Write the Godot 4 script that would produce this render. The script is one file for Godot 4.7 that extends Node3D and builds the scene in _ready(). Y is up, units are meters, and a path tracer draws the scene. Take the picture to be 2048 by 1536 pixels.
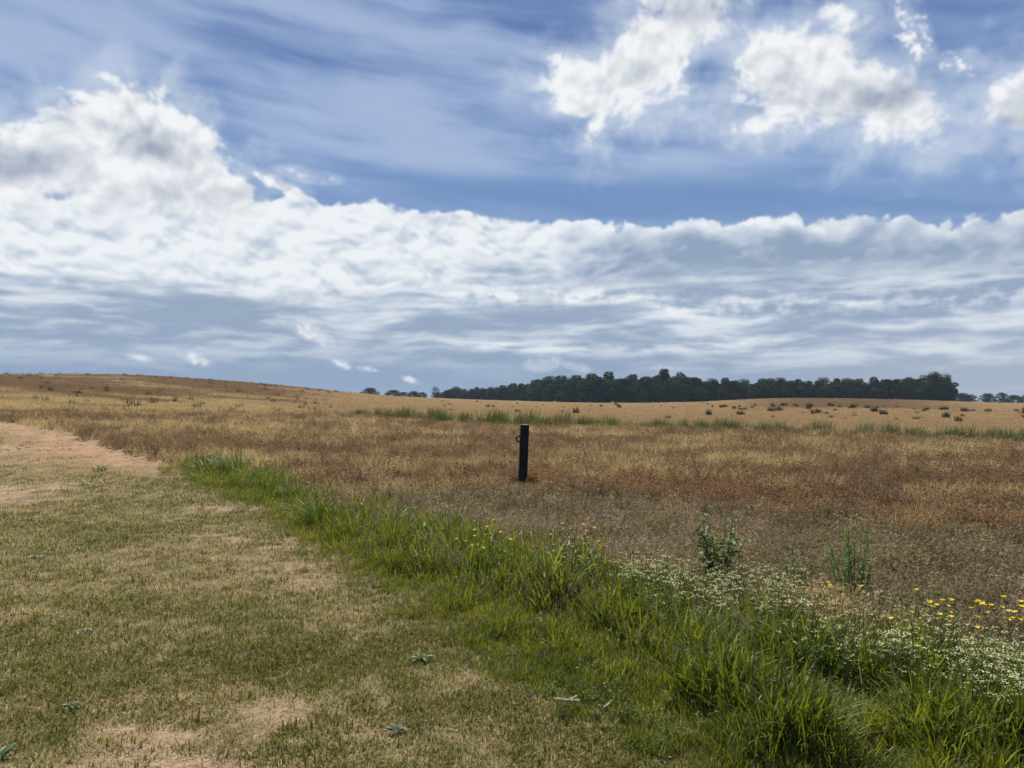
extends Node3D
# A mown track edge, a lush verge and a dry brown field that rises to a far wood, under a broken sky.
# Metres, y up; the eye stands 1.6 m above the lawn and looks along -z.

func _ready() -> void:
	# ------------------------------------------------ camera, sky, sun, exposure
	var cam := Camera3D.new()
	cam.name = "camera"
	cam.fov = 52.0
	cam.position = Vector3(0, 1.6, 0)
	cam.rotation_degrees = Vector3(1.35, 0, 0)
	cam.near = 0.1
	cam.far = 9000.0
	add_child(cam)
	cam.current = true
	var env := Environment.new()
	env.background_mode = Environment.BG_SKY
	env.sky = Sky.new()
	var pm := PanoramaSkyMaterial.new()
	pm.panorama = make_sky()
	env.sky.sky_material = pm
	env.background_energy_multiplier = 0.61
	env.tonemap_mode = Environment.TONE_MAPPER_LINEAR
	env.tonemap_exposure = 1.65
	env.sdfgi_enabled = true
	env.ssao_enabled = true
	env.ssil_enabled = true
	env.fog_enabled = true
	env.fog_density = 0.00012
	env.fog_light_color = Color(0.80, 0.88, 1.0)
	var we := WorldEnvironment.new()
	we.name = "world_environment"
	we.environment = env
	add_child(we)
	var sun := DirectionalLight3D.new()
	sun.name = "sun"
	sun.light_energy = 1.6
	sun.light_color = Color(1.0, 0.965, 0.90)
	sun.light_angular_distance = 0.6
	sun.shadow_enabled = true
	add_child(sun)
	# high before the eye and a little to the left, so that shadows fall towards the eye and to the right
	var from := Vector3(sin(deg_to_rad(-14.0)) * cos(deg_to_rad(50.0)), sin(deg_to_rad(50.0)), -cos(deg_to_rad(-14.0)) * cos(deg_to_rad(50.0)))
	sun.look_at_from_position(from * 50.0, Vector3.ZERO, Vector3.UP)
	# ------------------------------------------------ the place
	make_terrain_noise()
	make_materials()
	make_ground()
	make_trees()
	make_lawn()
	make_verge()
	make_field()
	make_far_field()
	make_tufts()
	make_post()
	make_weeds()
	make_flowers()
	make_litter()

# ---------------------------------------------------------------- sky
var n_soft := FastNoiseLite.new()
var n_fine := FastNoiseLite.new()
var n_warp := FastNoiseLite.new()
var n_wide := FastNoiseLite.new()
var n_puff := FastNoiseLite.new()

func make_noise(n: FastNoiseLite, seed_: int, octaves: int, gain: float) -> void:
	n.noise_type = FastNoiseLite.TYPE_SIMPLEX_SMOOTH
	n.seed = seed_
	n.frequency = 1.0
	n.fractal_type = FastNoiseLite.FRACTAL_FBM
	n.fractal_octaves = octaves
	n.fractal_gain = gain
	n.fractal_lacunarity = 2.1

# upper edge of the long cloud bank: azimuth and elevation in degrees
const BANK := [-180.0, 12.0, -120.0, 13.5, -70.0, 13.0, -46.0, 13.2, -33.2, 13.0, -24.8, 13.6, -18.8, 14.3, -15.2, 14.4, -11.0, 14.2, -6.0, 13.9, -0.9, 13.6, 2.8, 13.4, 7.1, 12.9, 9.6, 13.1, 13.5, 13.3, 16.9, 12.8, 20.5, 12.8, 23.7, 12.7, 26.4, 12.2, 29.2, 11.9, 33.2, 12.1, 46.0, 12.6, 70.0, 12.0, 120.0, 13.0, 180.0, 12.0]
# heaped clouds: azimuth, elevation, half width, half height, tilt (degrees), weight
const HEAPS := [
	[-26.2, 17.2, 4.8, 3.6, 0.0, 1.1], [-22.8, 15.9, 4.4, 3.2, -40.0, 1.1], [-29.2, 15.6, 4.6, 3.2, 20.0, 1.0], [-34.8, 15.2, 4.2, 2.6, -8.0, 1.0], [-19.5, 14.2, 2.4, 1.5, -45.0, 0.8],
	[-16.8, 14.9, 2.2, 0.6, -22.0, 0.45], [-25.0, 14.0, 8.5, 2.0, -4.0, 1.0], [-35.0, 13.8, 5.0, 1.8, 0.0, 1.0], [-31.0, 14.3, 4.0, 1.8, 0.0, 1.0],
	[9.4, 23.2, 5.8, 3.4, 42.0, 1.25], [5.6, 21.8, 4.6, 2.4, -12.0, 1.15], [11.5, 21.0, 3.4, 1.4, 20.0, 0.45], [3.2, 23.6, 0.9, 1.0, 0.0, 0.7], [12.8, 25.9, 5.4, 2.8, 0.0, 0.85], [6.4, 20.0, 2.5, 1.0, 55.0, 0.7],
	[17.6, 22.2, 2.6, 1.5, -10.0, 0.85], [20.5, 21.2, 6.4, 3.8, -24.0, 1.25], [25.2, 19.4, 6.0, 2.7, -30.0, 1.15], [17.5, 18.6, 5.5, 1.5, -8.0, 0.45], [19.5, 19.6, 3.2, 1.5, 15.0, 0.7], [29.2, 17.6, 2.4, 0.7, -10.0, 0.55],
	[33.6, 18.0, 3.2, 2.7, 10.0, 1.05], [27.2, 22.9, 1.1, 2.8, 18.0, 0.6], [22.8, 24.6, 3.2, 1.3, -22.0, 0.6], [30.0, 20.6, 1.5, 0.8, -20.0, 0.4],
	[-14.2, 4.75, 1.4, 0.5, -22.0, 0.7], [-21.9, 2.95, 1.3, 0.36, -18.0, 0.62], [-25.3, 2.95, 0.7, 0.22, -10.0, 0.5], [-12.3, 2.75, 0.7, 0.28, -20.0, 0.5], [-10.4, 2.4, 0.7, 0.16, -8.0, 0.45], [-7.4, 1.65, 0.7, 0.26, -18.0, 0.55],
	[2.3, 2.9, 1.3, 0.55, 10.0, 0.42], [4.7, 2.6, 1.0, 0.3, -14.0, 0.4], [-14.6, 15.7, 2.2, 0.5, -6.0, 0.3],
	[-31.8, 8.1, 2.0, 0.45, -14.0, 0.34], [11.0, 6.6, 1.5, 0.35, -18.0, 0.45],
	[-48.0, 19.0, 7.0, 3.0, 10.0, 1.0], [-74.0, 24.0, 8.0, 3.5, -12.0, 1.0], [52.0, 20.0, 7.0, 2.8, -8.0, 1.0], [70.0, 28.0, 8.0, 4.0, 14.0, 1.0], [-110.0, 21.0, 9.0, 3.4, 0.0, 1.0], [115.0, 22.0, 9.0, 3.4, 8.0, 1.0], [160.0, 26.0, 9.0, 4.0, -10.0, 1.0], [-150.0, 23.0, 8.0, 3.6, 6.0, 1.0],
	[-20.0, 40.0, 9.0, 4.0, 20.0, 1.0], [30.0, 44.0, 10.0, 4.0, -15.0, 1.0], [-70.0, 52.0, 11.0, 5.0, 10.0, 1.0], [95.0, 48.0, 11.0, 5.0, -10.0, 1.0], [170.0, 50.0, 12.0, 5.0, 0.0, 1.0]]
# grey hearts of heaped clouds: azimuth, elevation, radii, depth
const HEARTS := [[-24.4, 16.2, 2.2, 1.1, 0.36], [-33.2, 14.5, 3.4, 1.1, 0.44], [-21.5, 14.4, 2.6, 0.9, 0.25], [25.6, 19.2, 3.0, 0.9, 0.36], [34.0, 16.8, 2.2, 1.2, 0.3], [13.5, 26.6, 4.0, 1.2, 0.3], [21.0, 20.2, 3.0, 0.8, 0.18], [-29.0, 13.3, 3.5, 0.6, 0.2]]

func bank_top(az: float) -> float:
	for i in range(0, BANK.size() - 2, 2):
		if az <= BANK[i + 2]:
			var t: float = (az - BANK[i]) / (BANK[i + 2] - BANK[i])
			return lerpf(BANK[i + 1], BANK[i + 3], t * t * (3.0 - 2.0 * t))
	return 12.0

func sky_color(az: float, el: float) -> Color:
	var ra := deg_to_rad(az)
	var re := deg_to_rad(el)
	var d := Vector3(sin(ra) * cos(re), sin(re), -cos(ra) * cos(re))
	# clear air
	var air := Color(0.55, 0.635, 0.745).lerp(Color(0.44, 0.567, 0.755), smoothstep(2.0, 14.5, el))
	air = air.lerp(Color(0.36, 0.47, 0.675), smoothstep(13.5, 28.0, el))
	# high streaked veil, long threads that sink to the right
	var wx := n_warp.get_noise_3dv(d * 5.0)
	var wy := n_warp.get_noise_3dv(d * 5.0 + Vector3(9.1, 3.7, 2.2))
	var slope := el + az * 0.11 + wy * 0.5
	var thread := n_fine.get_noise_3d(d.x * 2.6 + wx * 0.25, slope * 0.6, d.z * 2.6)
	var sheet := n_wide.get_noise_3d(d.x * 2.6, slope * 0.17, d.z * 2.6 + 4.0)
	var veil := smoothstep(-0.62, 0.6, sheet + 0.08 + thread * 0.36) * smoothstep(13.6, 17.0, el + wx * 1.5)
	veil = maxf(veil, 0.75 * smoothstep(-0.3, 0.6, thread * 0.6 + 0.25) * exp(-pow((el + az * 0.12 - 22.7) / 1.5, 2.0)))
	veil = maxf(veil, 0.8 * smoothstep(-0.4, 0.5, thread * 0.5 + 0.2) * exp(-pow((el + az * 0.1 - 16.1) / 1.0, 2.0)) * smoothstep(-24.0, -16.0, az) * smoothstep(0.5, -4.5, az))
	veil = maxf(veil, (0.5 + thread * 0.5) * smoothstep(3.0, 14.0, az + el * 0.3) * exp(-pow((el - 17.3) / 2.6, 2.0)))
	veil = maxf(veil, 0.35 + thread * 0.4 + sheet * 0.2)
	veil *= 1.0 - 0.75 * exp(-pow((el + az * 0.05 - 15.0) / 1.1, 2.0)) * smoothstep(-12.0, -4.0, az) * smoothstep(34.0, 14.0, az)
	veil *= 1.0 - 0.65 * exp(-pow((az - 28.0) / 6.0, 2.0) - pow((el - 24.5) / 3.0, 2.0))
	var c := air.lerp(Color(0.70, 0.765, 0.88), clampf(veil, 0.0, 1.0) * 0.8)
	# fine shapes shared by bank and heaps
	var q := d * 15.0 + Vector3(wx, wy, -wx) * 0.3
	var f1 := n_soft.get_noise_3dv(q)
	var f2 := n_fine.get_noise_3d(q.x * 3.1, q.y * 3.6 + 5.0, q.z * 3.1)
	var up := n_soft.get_noise_3dv(q + Vector3(-0.06, 0.16, 0.0))
	var relief := (f1 - up) * 1.25
	var puff := -n_puff.get_noise_3d(q.x * 0.8, q.y * 1.1, q.z * 0.8)
	var b1 := n_warp.get_noise_3d(q.x * 1.3, q.y * 2.4 + 6.0, q.z * 1.3)
	var b2 := n_warp.get_noise_3d(q.x * 1.3 - 0.05, q.y * 2.4 + 6.25, q.z * 1.3)
	# long bank, bright and mottled towards the left, grey with a bright rim towards the right
	var bump := 0.35 + puff * (0.55 + 0.4 * smoothstep(2.0, 10.0, az)) + f2 * 0.26 + f1 * 0.5
	var depth := bank_top(az) + bump - 0.35 - el
	var cover := smoothstep(-0.06, 0.26, depth)
	if cover > 0.0:
		var right := smoothstep(-3.0, 13.0, az + f1 * 6.0 - (el - 10.5) * 1.2)
		var flat_a := n_soft.get_noise_3d(d.x * 5.0 + wx * 0.3, el * 0.75 + wy * 0.35, d.z * 5.0)
		var flat_b := n_soft.get_noise_3d(d.x * 3.0 + 7.0, el * 0.42 + wx * 0.4, d.z * 3.0)
		var flat_c := n_fine.get_noise_3d(d.x * 13.0 + 3.0, el * 1.7 + wy, d.z * 13.0)
		var white := Color(0.93, 0.947, 0.965)
		var grey := Color(0.57, 0.645, 0.745)
		var lit := 0.95 - right * smoothstep(0.2, 2.4, depth + b1 * 1.4 - puff * 0.9) * 0.88 - (0.55 - 0.45 * right) * smoothstep(-0.1, 0.65, -b1 + f2 * 0.2) * 0.5
		lit += (b1 - b2) * 0.36 + relief * 0.15 + f2 * 0.08 + puff * (0.07 + 0.12 * right) + 0.03
		# the bank thins into layers below
		var low := smoothstep(10.4, 8.0, el + flat_b * 1.8 + flat_c * 0.5 + smoothstep(-2.0, -20.0, az) * 1.7)
		var layer := 0.06 + 0.72 * smoothstep(-0.34, 0.55, flat_a * 0.75 + flat_b * 0.5 + flat_c * 0.4 + b1 * 0.15)
		layer += 0.55 * exp(-pow((el - 7.7 - flat_c * 0.5) / 0.65, 2.0)) * smoothstep(-9.0, -2.0, az) * smoothstep(16.0, 6.0, az) * smoothstep(-0.5, 0.3, f2 + f1)
		layer += 0.5 * exp(-pow((el - 6.6 - flat_c * 0.4) / 0.7, 2.0)) * smoothstep(8.0, 16.0, az) * smoothstep(-0.5, 0.3, f2 + flat_a)
		layer += 0.42 * exp(-pow((el - 3.9 - flat_c * 0.2) / 0.34, 2.0)) * smoothstep(-7.0, 0.0, az) * smoothstep(24.0, 14.0, az) * smoothstep(-0.3, 0.3, flat_c + 0.1)
		layer += 0.8 * exp(-pow((el - 9.6 - flat_c * 0.25) / 0.26, 2.0)) * smoothstep(-8.0, -15.0, az) * smoothstep(-0.4, 0.3, flat_a + 0.2)
		layer *= smoothstep(0.8, 4.6, el + smoothstep(-5.0, 15.0, az) * 1.6) * 0.8 + 0.2
		layer += smoothstep(12.0, 34.0, az) * smoothstep(6.0, 2.0, el) * 0.22
		lit = lerpf(clampf(lit, 0.0, 1.0), clampf(layer, 0.0, 1.0), low)
		var tone := grey.lerp(white, clampf(lit, 0.0, 1.0))
		var haze := smoothstep(6.0, 0.5, el)
		tone = tone.lerp(Color(0.56, 0.645, 0.75).lerp(Color(0.63, 0.675, 0.745), smoothstep(5.0, 30.0, az)), haze * 0.72 * (1.0 - 0.5 * clampf(lit - 0.3, 0.0, 1.0)))
		c = c.lerp(tone, cover)
	# heaped clouds
	var env := -3.0
	var small := false
	for h in HEAPS:
		var dx: float = wrapf(az - h[0], -180.0, 180.0)
		var dy: float = el - h[1]
		if absf(dx) > h[2] * 2.2 + 1.0 or absf(dy) > maxf(h[2], h[3]) * 2.2 + 1.0:
			continue
		var t: float = deg_to_rad(h[4])
		var a: float = (dx * cos(t) + dy * sin(t)) / h[2]
		var b: float = (-dx * sin(t) + dy * cos(t)) / h[3]
		var near: float = 1.0 - sqrt(a * a + b * b)
		var here: float = near * h[5] if near > 0.0 else near * (1.0 + 1.2 * (1.0 - minf(h[5], 1.0)))
		if here > env:
			env = here
			small = h[2] < 2.0
	if env > -1.6:
		var f3 := n_fine.get_noise_3d(q.x * 1.35 + wx, q.y * 1.6, q.z * 1.35 + 11.0)
		var body := env * 1.4 + f1 * 0.42 + f3 * 0.36 + f2 * 0.3 + puff * 0.3
		if small:
			body = env * 1.3 + n_fine.get_noise_3d(q.x * 5.0, q.y * 6.0, q.z * 5.0) * 0.85 + f2 * 0.4 - 0.1
		var alpha := maxf(smoothstep(-0.08, 0.42 + 0.3 * smoothstep(-10.0, 5.0, az), body), 0.42 * smoothstep(-0.6, 0.4, env * 0.95 + f1 * 0.8 + f3 * 0.3))
		if alpha > 0.0:
			var dark := 0.0
			for h in HEARTS:
				var dx: float = (az - h[0]) / h[2]
				var dy: float = (el - h[1] + f1 * 0.7) / h[3]
				dark = maxf(dark, h[4] * exp(-dx * dx - dy * dy))
			var lit2 := 1.0 - dark * 1.5 + relief * 0.55 + f2 * 0.1 + puff * 0.12 - 0.16 * smoothstep(0.5, 1.3, body)
			var tone2 := Color(0.595, 0.64, 0.715).lerp(Color(0.95, 0.957, 0.965), clampf(lit2, 0.0, 1.0))
			tone2 = tone2.lerp(Color(0.60, 0.68, 0.78), smoothstep(6.0, 0.5, el) * 0.35)
			c = c.lerp(tone2, alpha)
	return c

func make_sky() -> ImageTexture:
	make_noise(n_soft, 11, 5, 0.5)
	make_noise(n_fine, 23, 5, 0.55)
	make_noise(n_warp, 37, 3, 0.5)
	make_noise(n_wide, 51, 4, 0.5)
	make_noise(n_puff, 67, 4, 0.5)
	n_puff.fractal_type = FastNoiseLite.FRACTAL_RIDGED
	# the whole dome coarsely, then the part towards the field at full sharpness by the same rule
	var img := Image.create(512, 256, false, Image.FORMAT_RGB8)
	for y in 136:
		for x in 512:
			img.set_pixel(x, y, sky_color((x + 0.5) / 512.0 * 360.0 - 180.0, maxf(0.2, 90.0 - (y + 0.5) / 256.0 * 180.0)))
	img.fill_rect(Rect2i(0, 134, 512, 122), Color(0.30, 0.27, 0.20))
	img.resize(4096, 2048, Image.INTERPOLATE_CUBIC)
	var x0 := 2048 - 440
	var y0 := 1024 - 360
	var w := 880
	var h := 366
	var rows := []
	rows.resize(h)
	var job := func(j: int) -> void:
		var row := PackedColorArray()
		row.resize(w)
		for i in w:
			row[i] = sky_color((x0 + i + 0.5) / 4096.0 * 360.0 - 180.0, maxf(0.1, 90.0 - (y0 + j + 0.5) / 2048.0 * 180.0))
		rows[j] = row
	var id := WorkerThreadPool.add_group_task(job, h)
	WorkerThreadPool.wait_for_group_task_completion(id)
	for j in h:
		for i in w:
			img.set_pixel(x0 + i, y0 + j, rows[j][i])
	var turned := Image.create(4096, 2048, false, Image.FORMAT_RGB8)
	turned.blit_rect(img, Rect2i(2048, 0, 2048, 2048), Vector2i(0, 0))
	turned.blit_rect(img, Rect2i(0, 0, 2048, 2048), Vector2i(2048, 0))
	return ImageTexture.create_from_image(turned)
# ---------------------------------------------------------------- land
# height in metres over the lawn, by compass column (degrees right of the view) and by distance
const AZ := [-33.0, -26.0, -19.0, -12.0, -6.0, 0.0, 6.0, 12.0, 19.0, 26.0, 33.0]
const RR := [0.0, 12.0, 25.0, 45.0, 65.0, 100.0, 160.0, 220.0, 300.0, 400.0, 600.0, 1200.0, 3000.0]
const HH := [
	[0.0, 0.0, 0.0, 0.0, 0.0, 0.0, 0.0, 0.0, 0.0, 0.0, 0.0],
	[0.0, 0.0, 0.0, 0.0, 0.0, 0.0, 0.0, 0.0, 0.0, 0.0, 0.0],
	[0.12, 0.1, 0.06, 0.03, 0.03, 0.03, 0.0, -0.03, -0.08, -0.12, -0.16],
	[0.52, 0.39, 0.25, 0.15, 0.12, 0.11, 0.07, 0.01, -0.1, -0.22, -0.39],
	[0.6, 0.49, 0.43, 0.39, 0.16, -0.05, -0.12, -0.22, -0.31, -0.44, -0.58],
	[1.76, 1.43, 0.88, 0.54, 0.15, -0.11, -0.29, -0.39, -0.38, -0.51, -0.8],
	[4.75, 4.34, 3.04, 1.4, 0.59, 0.08, -0.12, -0.19, -0.03, -0.13, -0.53],
	[8.04, 8.25, 6.49, 3.65, 1.18, 0.48, 0.21, 0.23, 0.94, 0.6, -0.04],
	[9.43, 9.65, 8.62, 5.33, 2.36, 1.03, 0.65, 0.67, 2.68, 1.94, 0.32],
	[9.91, 10.27, 10.01, 6.07, 3.62, 2.11, 1.35, 1.6, 3.28, 2.74, 0.96],
	[9.59, 10.16, 10.61, 6.82, 4.63, 2.36, 1.6, 1.6, 2.68, 2.28, 0.64],
	[6.71, 7.08, 7.36, 6.07, 4.63, 3.12, 2.36, 2.35, 2.32, 1.6, 0.32],
	[1.6, 1.6, 1.6, 1.6, 1.6, 1.6, 1.6, 1.6, 1.6, 1.6, 1.6]]
var n_land := FastNoiseLite.new()
var n_patch := FastNoiseLite.new()
var n_spot := FastNoiseLite.new()

func make_terrain_noise() -> void:
	make_noise(n_land, 5, 3, 0.5)
	make_noise(n_patch, 71, 4, 0.55)
	make_noise(n_spot, 93, 3, 0.55)

func land_column(k: int, r: float, i: int, t: float) -> float:
	var a: float = HH[maxi(i - 1, 0)][k]
	var b: float = HH[i][k]
	var c: float = HH[i + 1][k]
	var e: float = HH[mini(i + 2, RR.size() - 1)][k]
	var span: float = RR[i + 1] - RR[i]
	var pre: float = RR[maxi(i - 1, 0)] - RR[i]
	var post: float = RR[mini(i + 2, RR.size() - 1)] - RR[i]
	if i == 0:
		pre = -span
	if i + 2 >= RR.size():
		post = span * 2.0
	return cubic_interpolate_in_time(b, c, a, e, t, span, pre, post)

func land(x: float, z: float) -> float:
	var r := minf(sqrt(x * x + z * z), 2999.0)
	var az := rad_to_deg(atan2(x, -z))
	var i := 0
	while r > RR[i + 1]:
		i += 1
	var t: float = (r - RR[i]) / (RR[i + 1] - RR[i])
	var a := clampf(az, -33.0, 33.0)
	var k := 0
	while k < AZ.size() - 2 and a > AZ[k + 1]:
		k += 1
	var u: float = (a - AZ[k]) / (AZ[k + 1] - AZ[k])
	var h := cubic_interpolate(land_column(k, r, i, t), land_column(k + 1, r, i, t), land_column(maxi(k - 1, 0), r, i, t), land_column(mini(k + 2, AZ.size() - 1), r, i, t), u)
	h *= 1.0 - smoothstep(60.0, 120.0, absf(az))
	h += n_land.get_noise_2d(x * 0.45, z * 0.45) * 0.05 * smoothstep(90.0, 30.0, r)
	h += n_land.get_noise_2d(x * 0.035 + 40.0, z * 0.035) * 0.22 * smoothstep(25.0, 90.0, r) * smoothstep(900.0, 300.0, r)
	return h

func on_land(x: float, z: float) -> Vector3:
	return Vector3(x, land(x, z), z)

func along(table: Array, v: float) -> float:
	# piecewise line through [v, value] pairs with rising v
	if v <= table[0][0]:
		return table[0][1]
	for i in table.size() - 1:
		if v <= table[i + 1][0]:
			return lerpf(table[i][1], table[i + 1][1], (v - table[i][0]) / (table[i + 1][0] - table[i][0]))
	return table[-1][1]

# x of the verge's edge towards the lawn and towards the field, by depth before the eye
const VERGE_IN := [[0.0, 1.5], [3.45, 0.82], [3.9, 0.66], [4.24, 0.36], [5.0, 0.06], [5.54, -0.42], [6.72, -0.85], [7.3, -1.45], [8.84, -2.38], [12.3, -3.9], [14.0, -5.3], [16.3, -6.7], [18.0, -7.6], [20.0, -8.8], [30.0, -16.0]]
const VERGE_OUT := [[0.0, 5.2], [3.4, 3.4], [4.2, 2.8], [5.1, 2.25], [5.8, 1.8], [6.6, 1.1], [7.3, 0.6], [8.84, -0.42], [10.7, -1.8], [12.3, -2.8], [14.0, -3.7], [16.3, -4.9], [18.0, -6.0], [20.0, -7.7], [30.0, -16.2]]
# depth of the worn track by x
const TRACK := [[-60.0, 76.0], [-40.0, 55.0], [-26.0, 40.0], [-18.0, 31.5], [-12.7, 25.0], [-8.9, 20.0], [-6.8, 16.8], [-5.4, 14.5]]
const GREYED := [[-3.0, 13.6], [-1.0, 12.9], [0.0, 12.8], [2.0, 12.0], [3.5, 10.8], [5.85, 8.4], [8.0, 6.2], [12.0, 4.0]]
const RUST := [[0.0, 15.9], [3.2, 13.4], [5.85, 9.2], [7.5, 7.2], [12.0, 4.0]]
const BARE := [[-4.2, -11.9, 0.75, 0.34, 1.0], [-3.3, -9.3, 0.6, 0.5, 0.65], [-1.95, -7.5, 0.85, 0.5, 0.75], [-2.5, -8.2, 0.6, 0.5, 0.55], [-1.45, -4.0, 0.95, 0.4, 0.9], [-1.9, -4.15, 0.5, 0.3, 0.6], [-1.5, -3.5, 1.0, 0.28, 1.0], [-2.3, -3.55, 0.5, 0.25, 0.5], [-9.6, -14.0, 2.1, 1.7, 1.35], [-8.4, -12.9, 1.0, 0.8, 0.9], [-15.6, -23.8, 4.6, 2.8, 1.3], [-12.4, -20.0, 2.4, 1.4, 0.6], [-2.9, -8.9, 1.3, 0.6, 0.6], [-1.5, -6.9, 1.0, 0.5, 0.5], [-0.9, -3.9, 0.7, 0.3, 0.6], [-10.6, -17.5, 1.6, 1.0, 0.4], [1.0, -3.6, 0.3, 0.2, 0.7], [-5.8, -13.6, 0.8, 0.4, 0.4], [-0.4, -5.05, 0.25, 0.2, 0.5], [-0.2, -4.6, 0.35, 0.25, 0.45], [0.4, -3.75, 0.4, 0.2, 0.4]]
const GREENS := [[-4.9, -9.7, 1.2, 1.2, 0.9], [-2.2, -4.8, 0.9, 0.6, 0.8], [-1.35, -4.95, 0.9, 0.5, 0.9], [-7.2, -15.5, 2.6, 2.2, 0.8], [-5.5, -12.5, 1.6, 1.2, 0.6], [-0.75, -4.1, 0.5, 0.3, 0.5], [-0.9, -3.6, 0.5, 0.25, 0.5], [-3.0, -6.0, 1.5, 1.0, 0.35], [-6.5, -10.5, 1.5, 1.5, 0.5]]

func blobs(list: Array, x: float, z: float) -> float:
	var w := 0.0
	for b in list:
		var dx: float = (x - b[0]) / b[2]
		var dz: float = (z - b[1]) / b[3]
		var q: float = dx * dx + dz * dz
		if q < 4.0:
			w = maxf(w, b[4] * exp(-q))
	return w

# what grows at a place: returns [lawn, verge, grey thatch, rust, straw, brown, tan, soil] weights in 0..1
func growth(x: float, z: float) -> PackedFloat32Array:
	var d := -z
	var w := PackedFloat32Array()
	w.resize(8)
	var n1 := n_patch.get_noise_2d(x * 0.55, z * 0.55)
	var n2 := n_spot.get_noise_2d(x * 1.7, z * 1.7)
	var edge := n1 * 0.45 + n2 * 0.34
	var xin := along(VERGE_IN, d) + edge
	var xout := along(VERGE_OUT, d) + edge * 1.2
	var soft := 0.26 + 0.012 * d
	var beyond := smoothstep(-0.4, 0.6, d - along(TRACK, x) - 0.7 - n1 * 1.2) if x < -4.0 else 0.0
	var lawn := smoothstep(soft, -soft, x - xin) * (1.0 - beyond) 
	if d < 1.0:
		lawn = smoothstep(soft, -soft, x - xin)
	var verge := smoothstep(-soft, soft, x - xin) * smoothstep(soft, -soft, x - xout) * smoothstep(22.0, 19.0, d)
	var field := clampf(1.0 - lawn - verge, 0.0, 1.0)
	var over := x - xout
	var grey := field * smoothstep(0.9, -0.9, d - along(GREYED, x) + n1 * 2.2) * smoothstep(-0.1, 0.5, over + 0.4) * smoothstep(-3.4, -1.6, x)
	var wide := n_patch.get_noise_2d(x * 0.055 + 8.0, z * 0.13)
	var mid := n_patch.get_noise_2d(x * 0.2, z * 0.42 + 20.0)
	var rust := 0.0
	if d < 24.0 and x > -1.0:
		rust = smoothstep(1.5, 0.3, absf(d - along(RUST, x) + n1 * 1.1)) * field
	var straw := clampf(smoothstep(-0.10, 0.20, wide * 0.5 + mid * 0.8 + n1 * 0.25 + n2 * 0.2) + 0.9 * exp(-pow((x - 2.0) / 4.0, 2.0) - pow((d - 19.0) / 1.9, 2.0)) + 0.7 * exp(-pow((x + 17.0) / 12.0, 2.0) - pow((d - 38.0) / 5.0, 2.0)), 0.0, 1.0)
	straw *= 1.0 - 0.95 * exp(-pow((d - 24.5 + (x + 8.0) * 0.45 + n1) / 2.0, 2.0)) * smoothstep(3.0, -1.0, x)
	var r := sqrt(x * x + z * z)
	var az := rad_to_deg(atan2(x, d))
	var tan_w := smoothstep(-4.0, 5.0, r - swale(az) + mid * 5.0) * smoothstep(-17.0, -12.0, az + wide * 5.0)
	# far left slope: straw low down, brown towards the crest
	var hill := smoothstep(-11.0, -15.0, az + wide * 4.0) * smoothstep(60.0, 80.0, r)
	if hill > 0.0:
		var crest := n_patch.get_noise_2d(x * 0.018, z * 0.03)
		straw = lerpf(straw, clampf(smoothstep(-0.1, 0.35, crest * 0.8 + mid * 0.25 + 0.62 * smoothstep(165.0, 95.0, r + wide * 40.0) - 0.22), 0.0, 1.0), hill)
	var mound := exp(-pow((az - 23.0) / 6.5, 4.0)) * smoothstep(170.0, 200.0, r + mid * 18.0)
	w[0] = lawn
	w[1] = verge
	w[2] = grey
	w[3] = rust * (1.0 - grey)
	var rest := field * (1.0 - grey) * (1.0 - rust)
	w[6] = rest * tan_w * (1.0 - mound)
	rest *= 1.0 - tan_w * (1.0 - mound)
	w[4] = rest * straw * (1.0 - mound)
	w[5] = rest * (1.0 - straw * (1.0 - mound))
	var soil := blobs(BARE, x, z) * (0.72 + n2 * 1.1 + n_spot.get_noise_2d(x * 7.0, z * 7.0) * 0.9)
	if x < -5.0:
		soil = maxf(soil, (0.85 + n2 * 0.8 + n1 * 0.4) * smoothstep(1.5 + d * 0.07, 0.2, absf(d - along(TRACK, x) + 0.8 + n1 * 1.4)) * smoothstep(14.0, 21.0, d))
	w[7] = clampf(soil, 0.0, 1.0) * (1.0 - verge)
	return w

func swale(az: float) -> float:
	return along([[-40.0, 95.0], [-16.0, 76.0], [-11.5, 68.0], [-6.0, 58.0], [0.0, 49.0], [8.0, 46.0], [16.0, 44.5], [26.0, 44.0], [33.0, 43.0], [45.0, 43.0]], az)

func soil_color(x: float, z: float) -> Color:
	var w := growth(x, z)
	var n := n_spot.get_noise_2d(x * 3.1 + 5.0, z * 3.1)
	var c := Color(0, 0, 0)
	c += Color(0.185, 0.155, 0.085) * w[0]
	c += Color(0.10, 0.088, 0.045) * w[1]
	c += Color(0.20, 0.172, 0.115) * w[2]
	c += Color(0.20, 0.12, 0.075) * w[3]
	c += Color(0.34, 0.26, 0.155) * w[4]
	c += Color(0.20, 0.14, 0.095) * w[5]
	c += Color(0.38, 0.275, 0.17) * w[6]
	var worn := smoothstep(-5.0, -9.0, x) * smoothstep(14.0, 22.0, -z)
	c = c.lerp(Color(0.36, 0.245, 0.17).lerp(Color(0.42, 0.25, 0.15), worn).lerp(Color(0.29, 0.22, 0.16), clampf(n + 0.4, 0.0, 1.0)), w[7])
	return c * (1.0 + n * 0.18)

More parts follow.
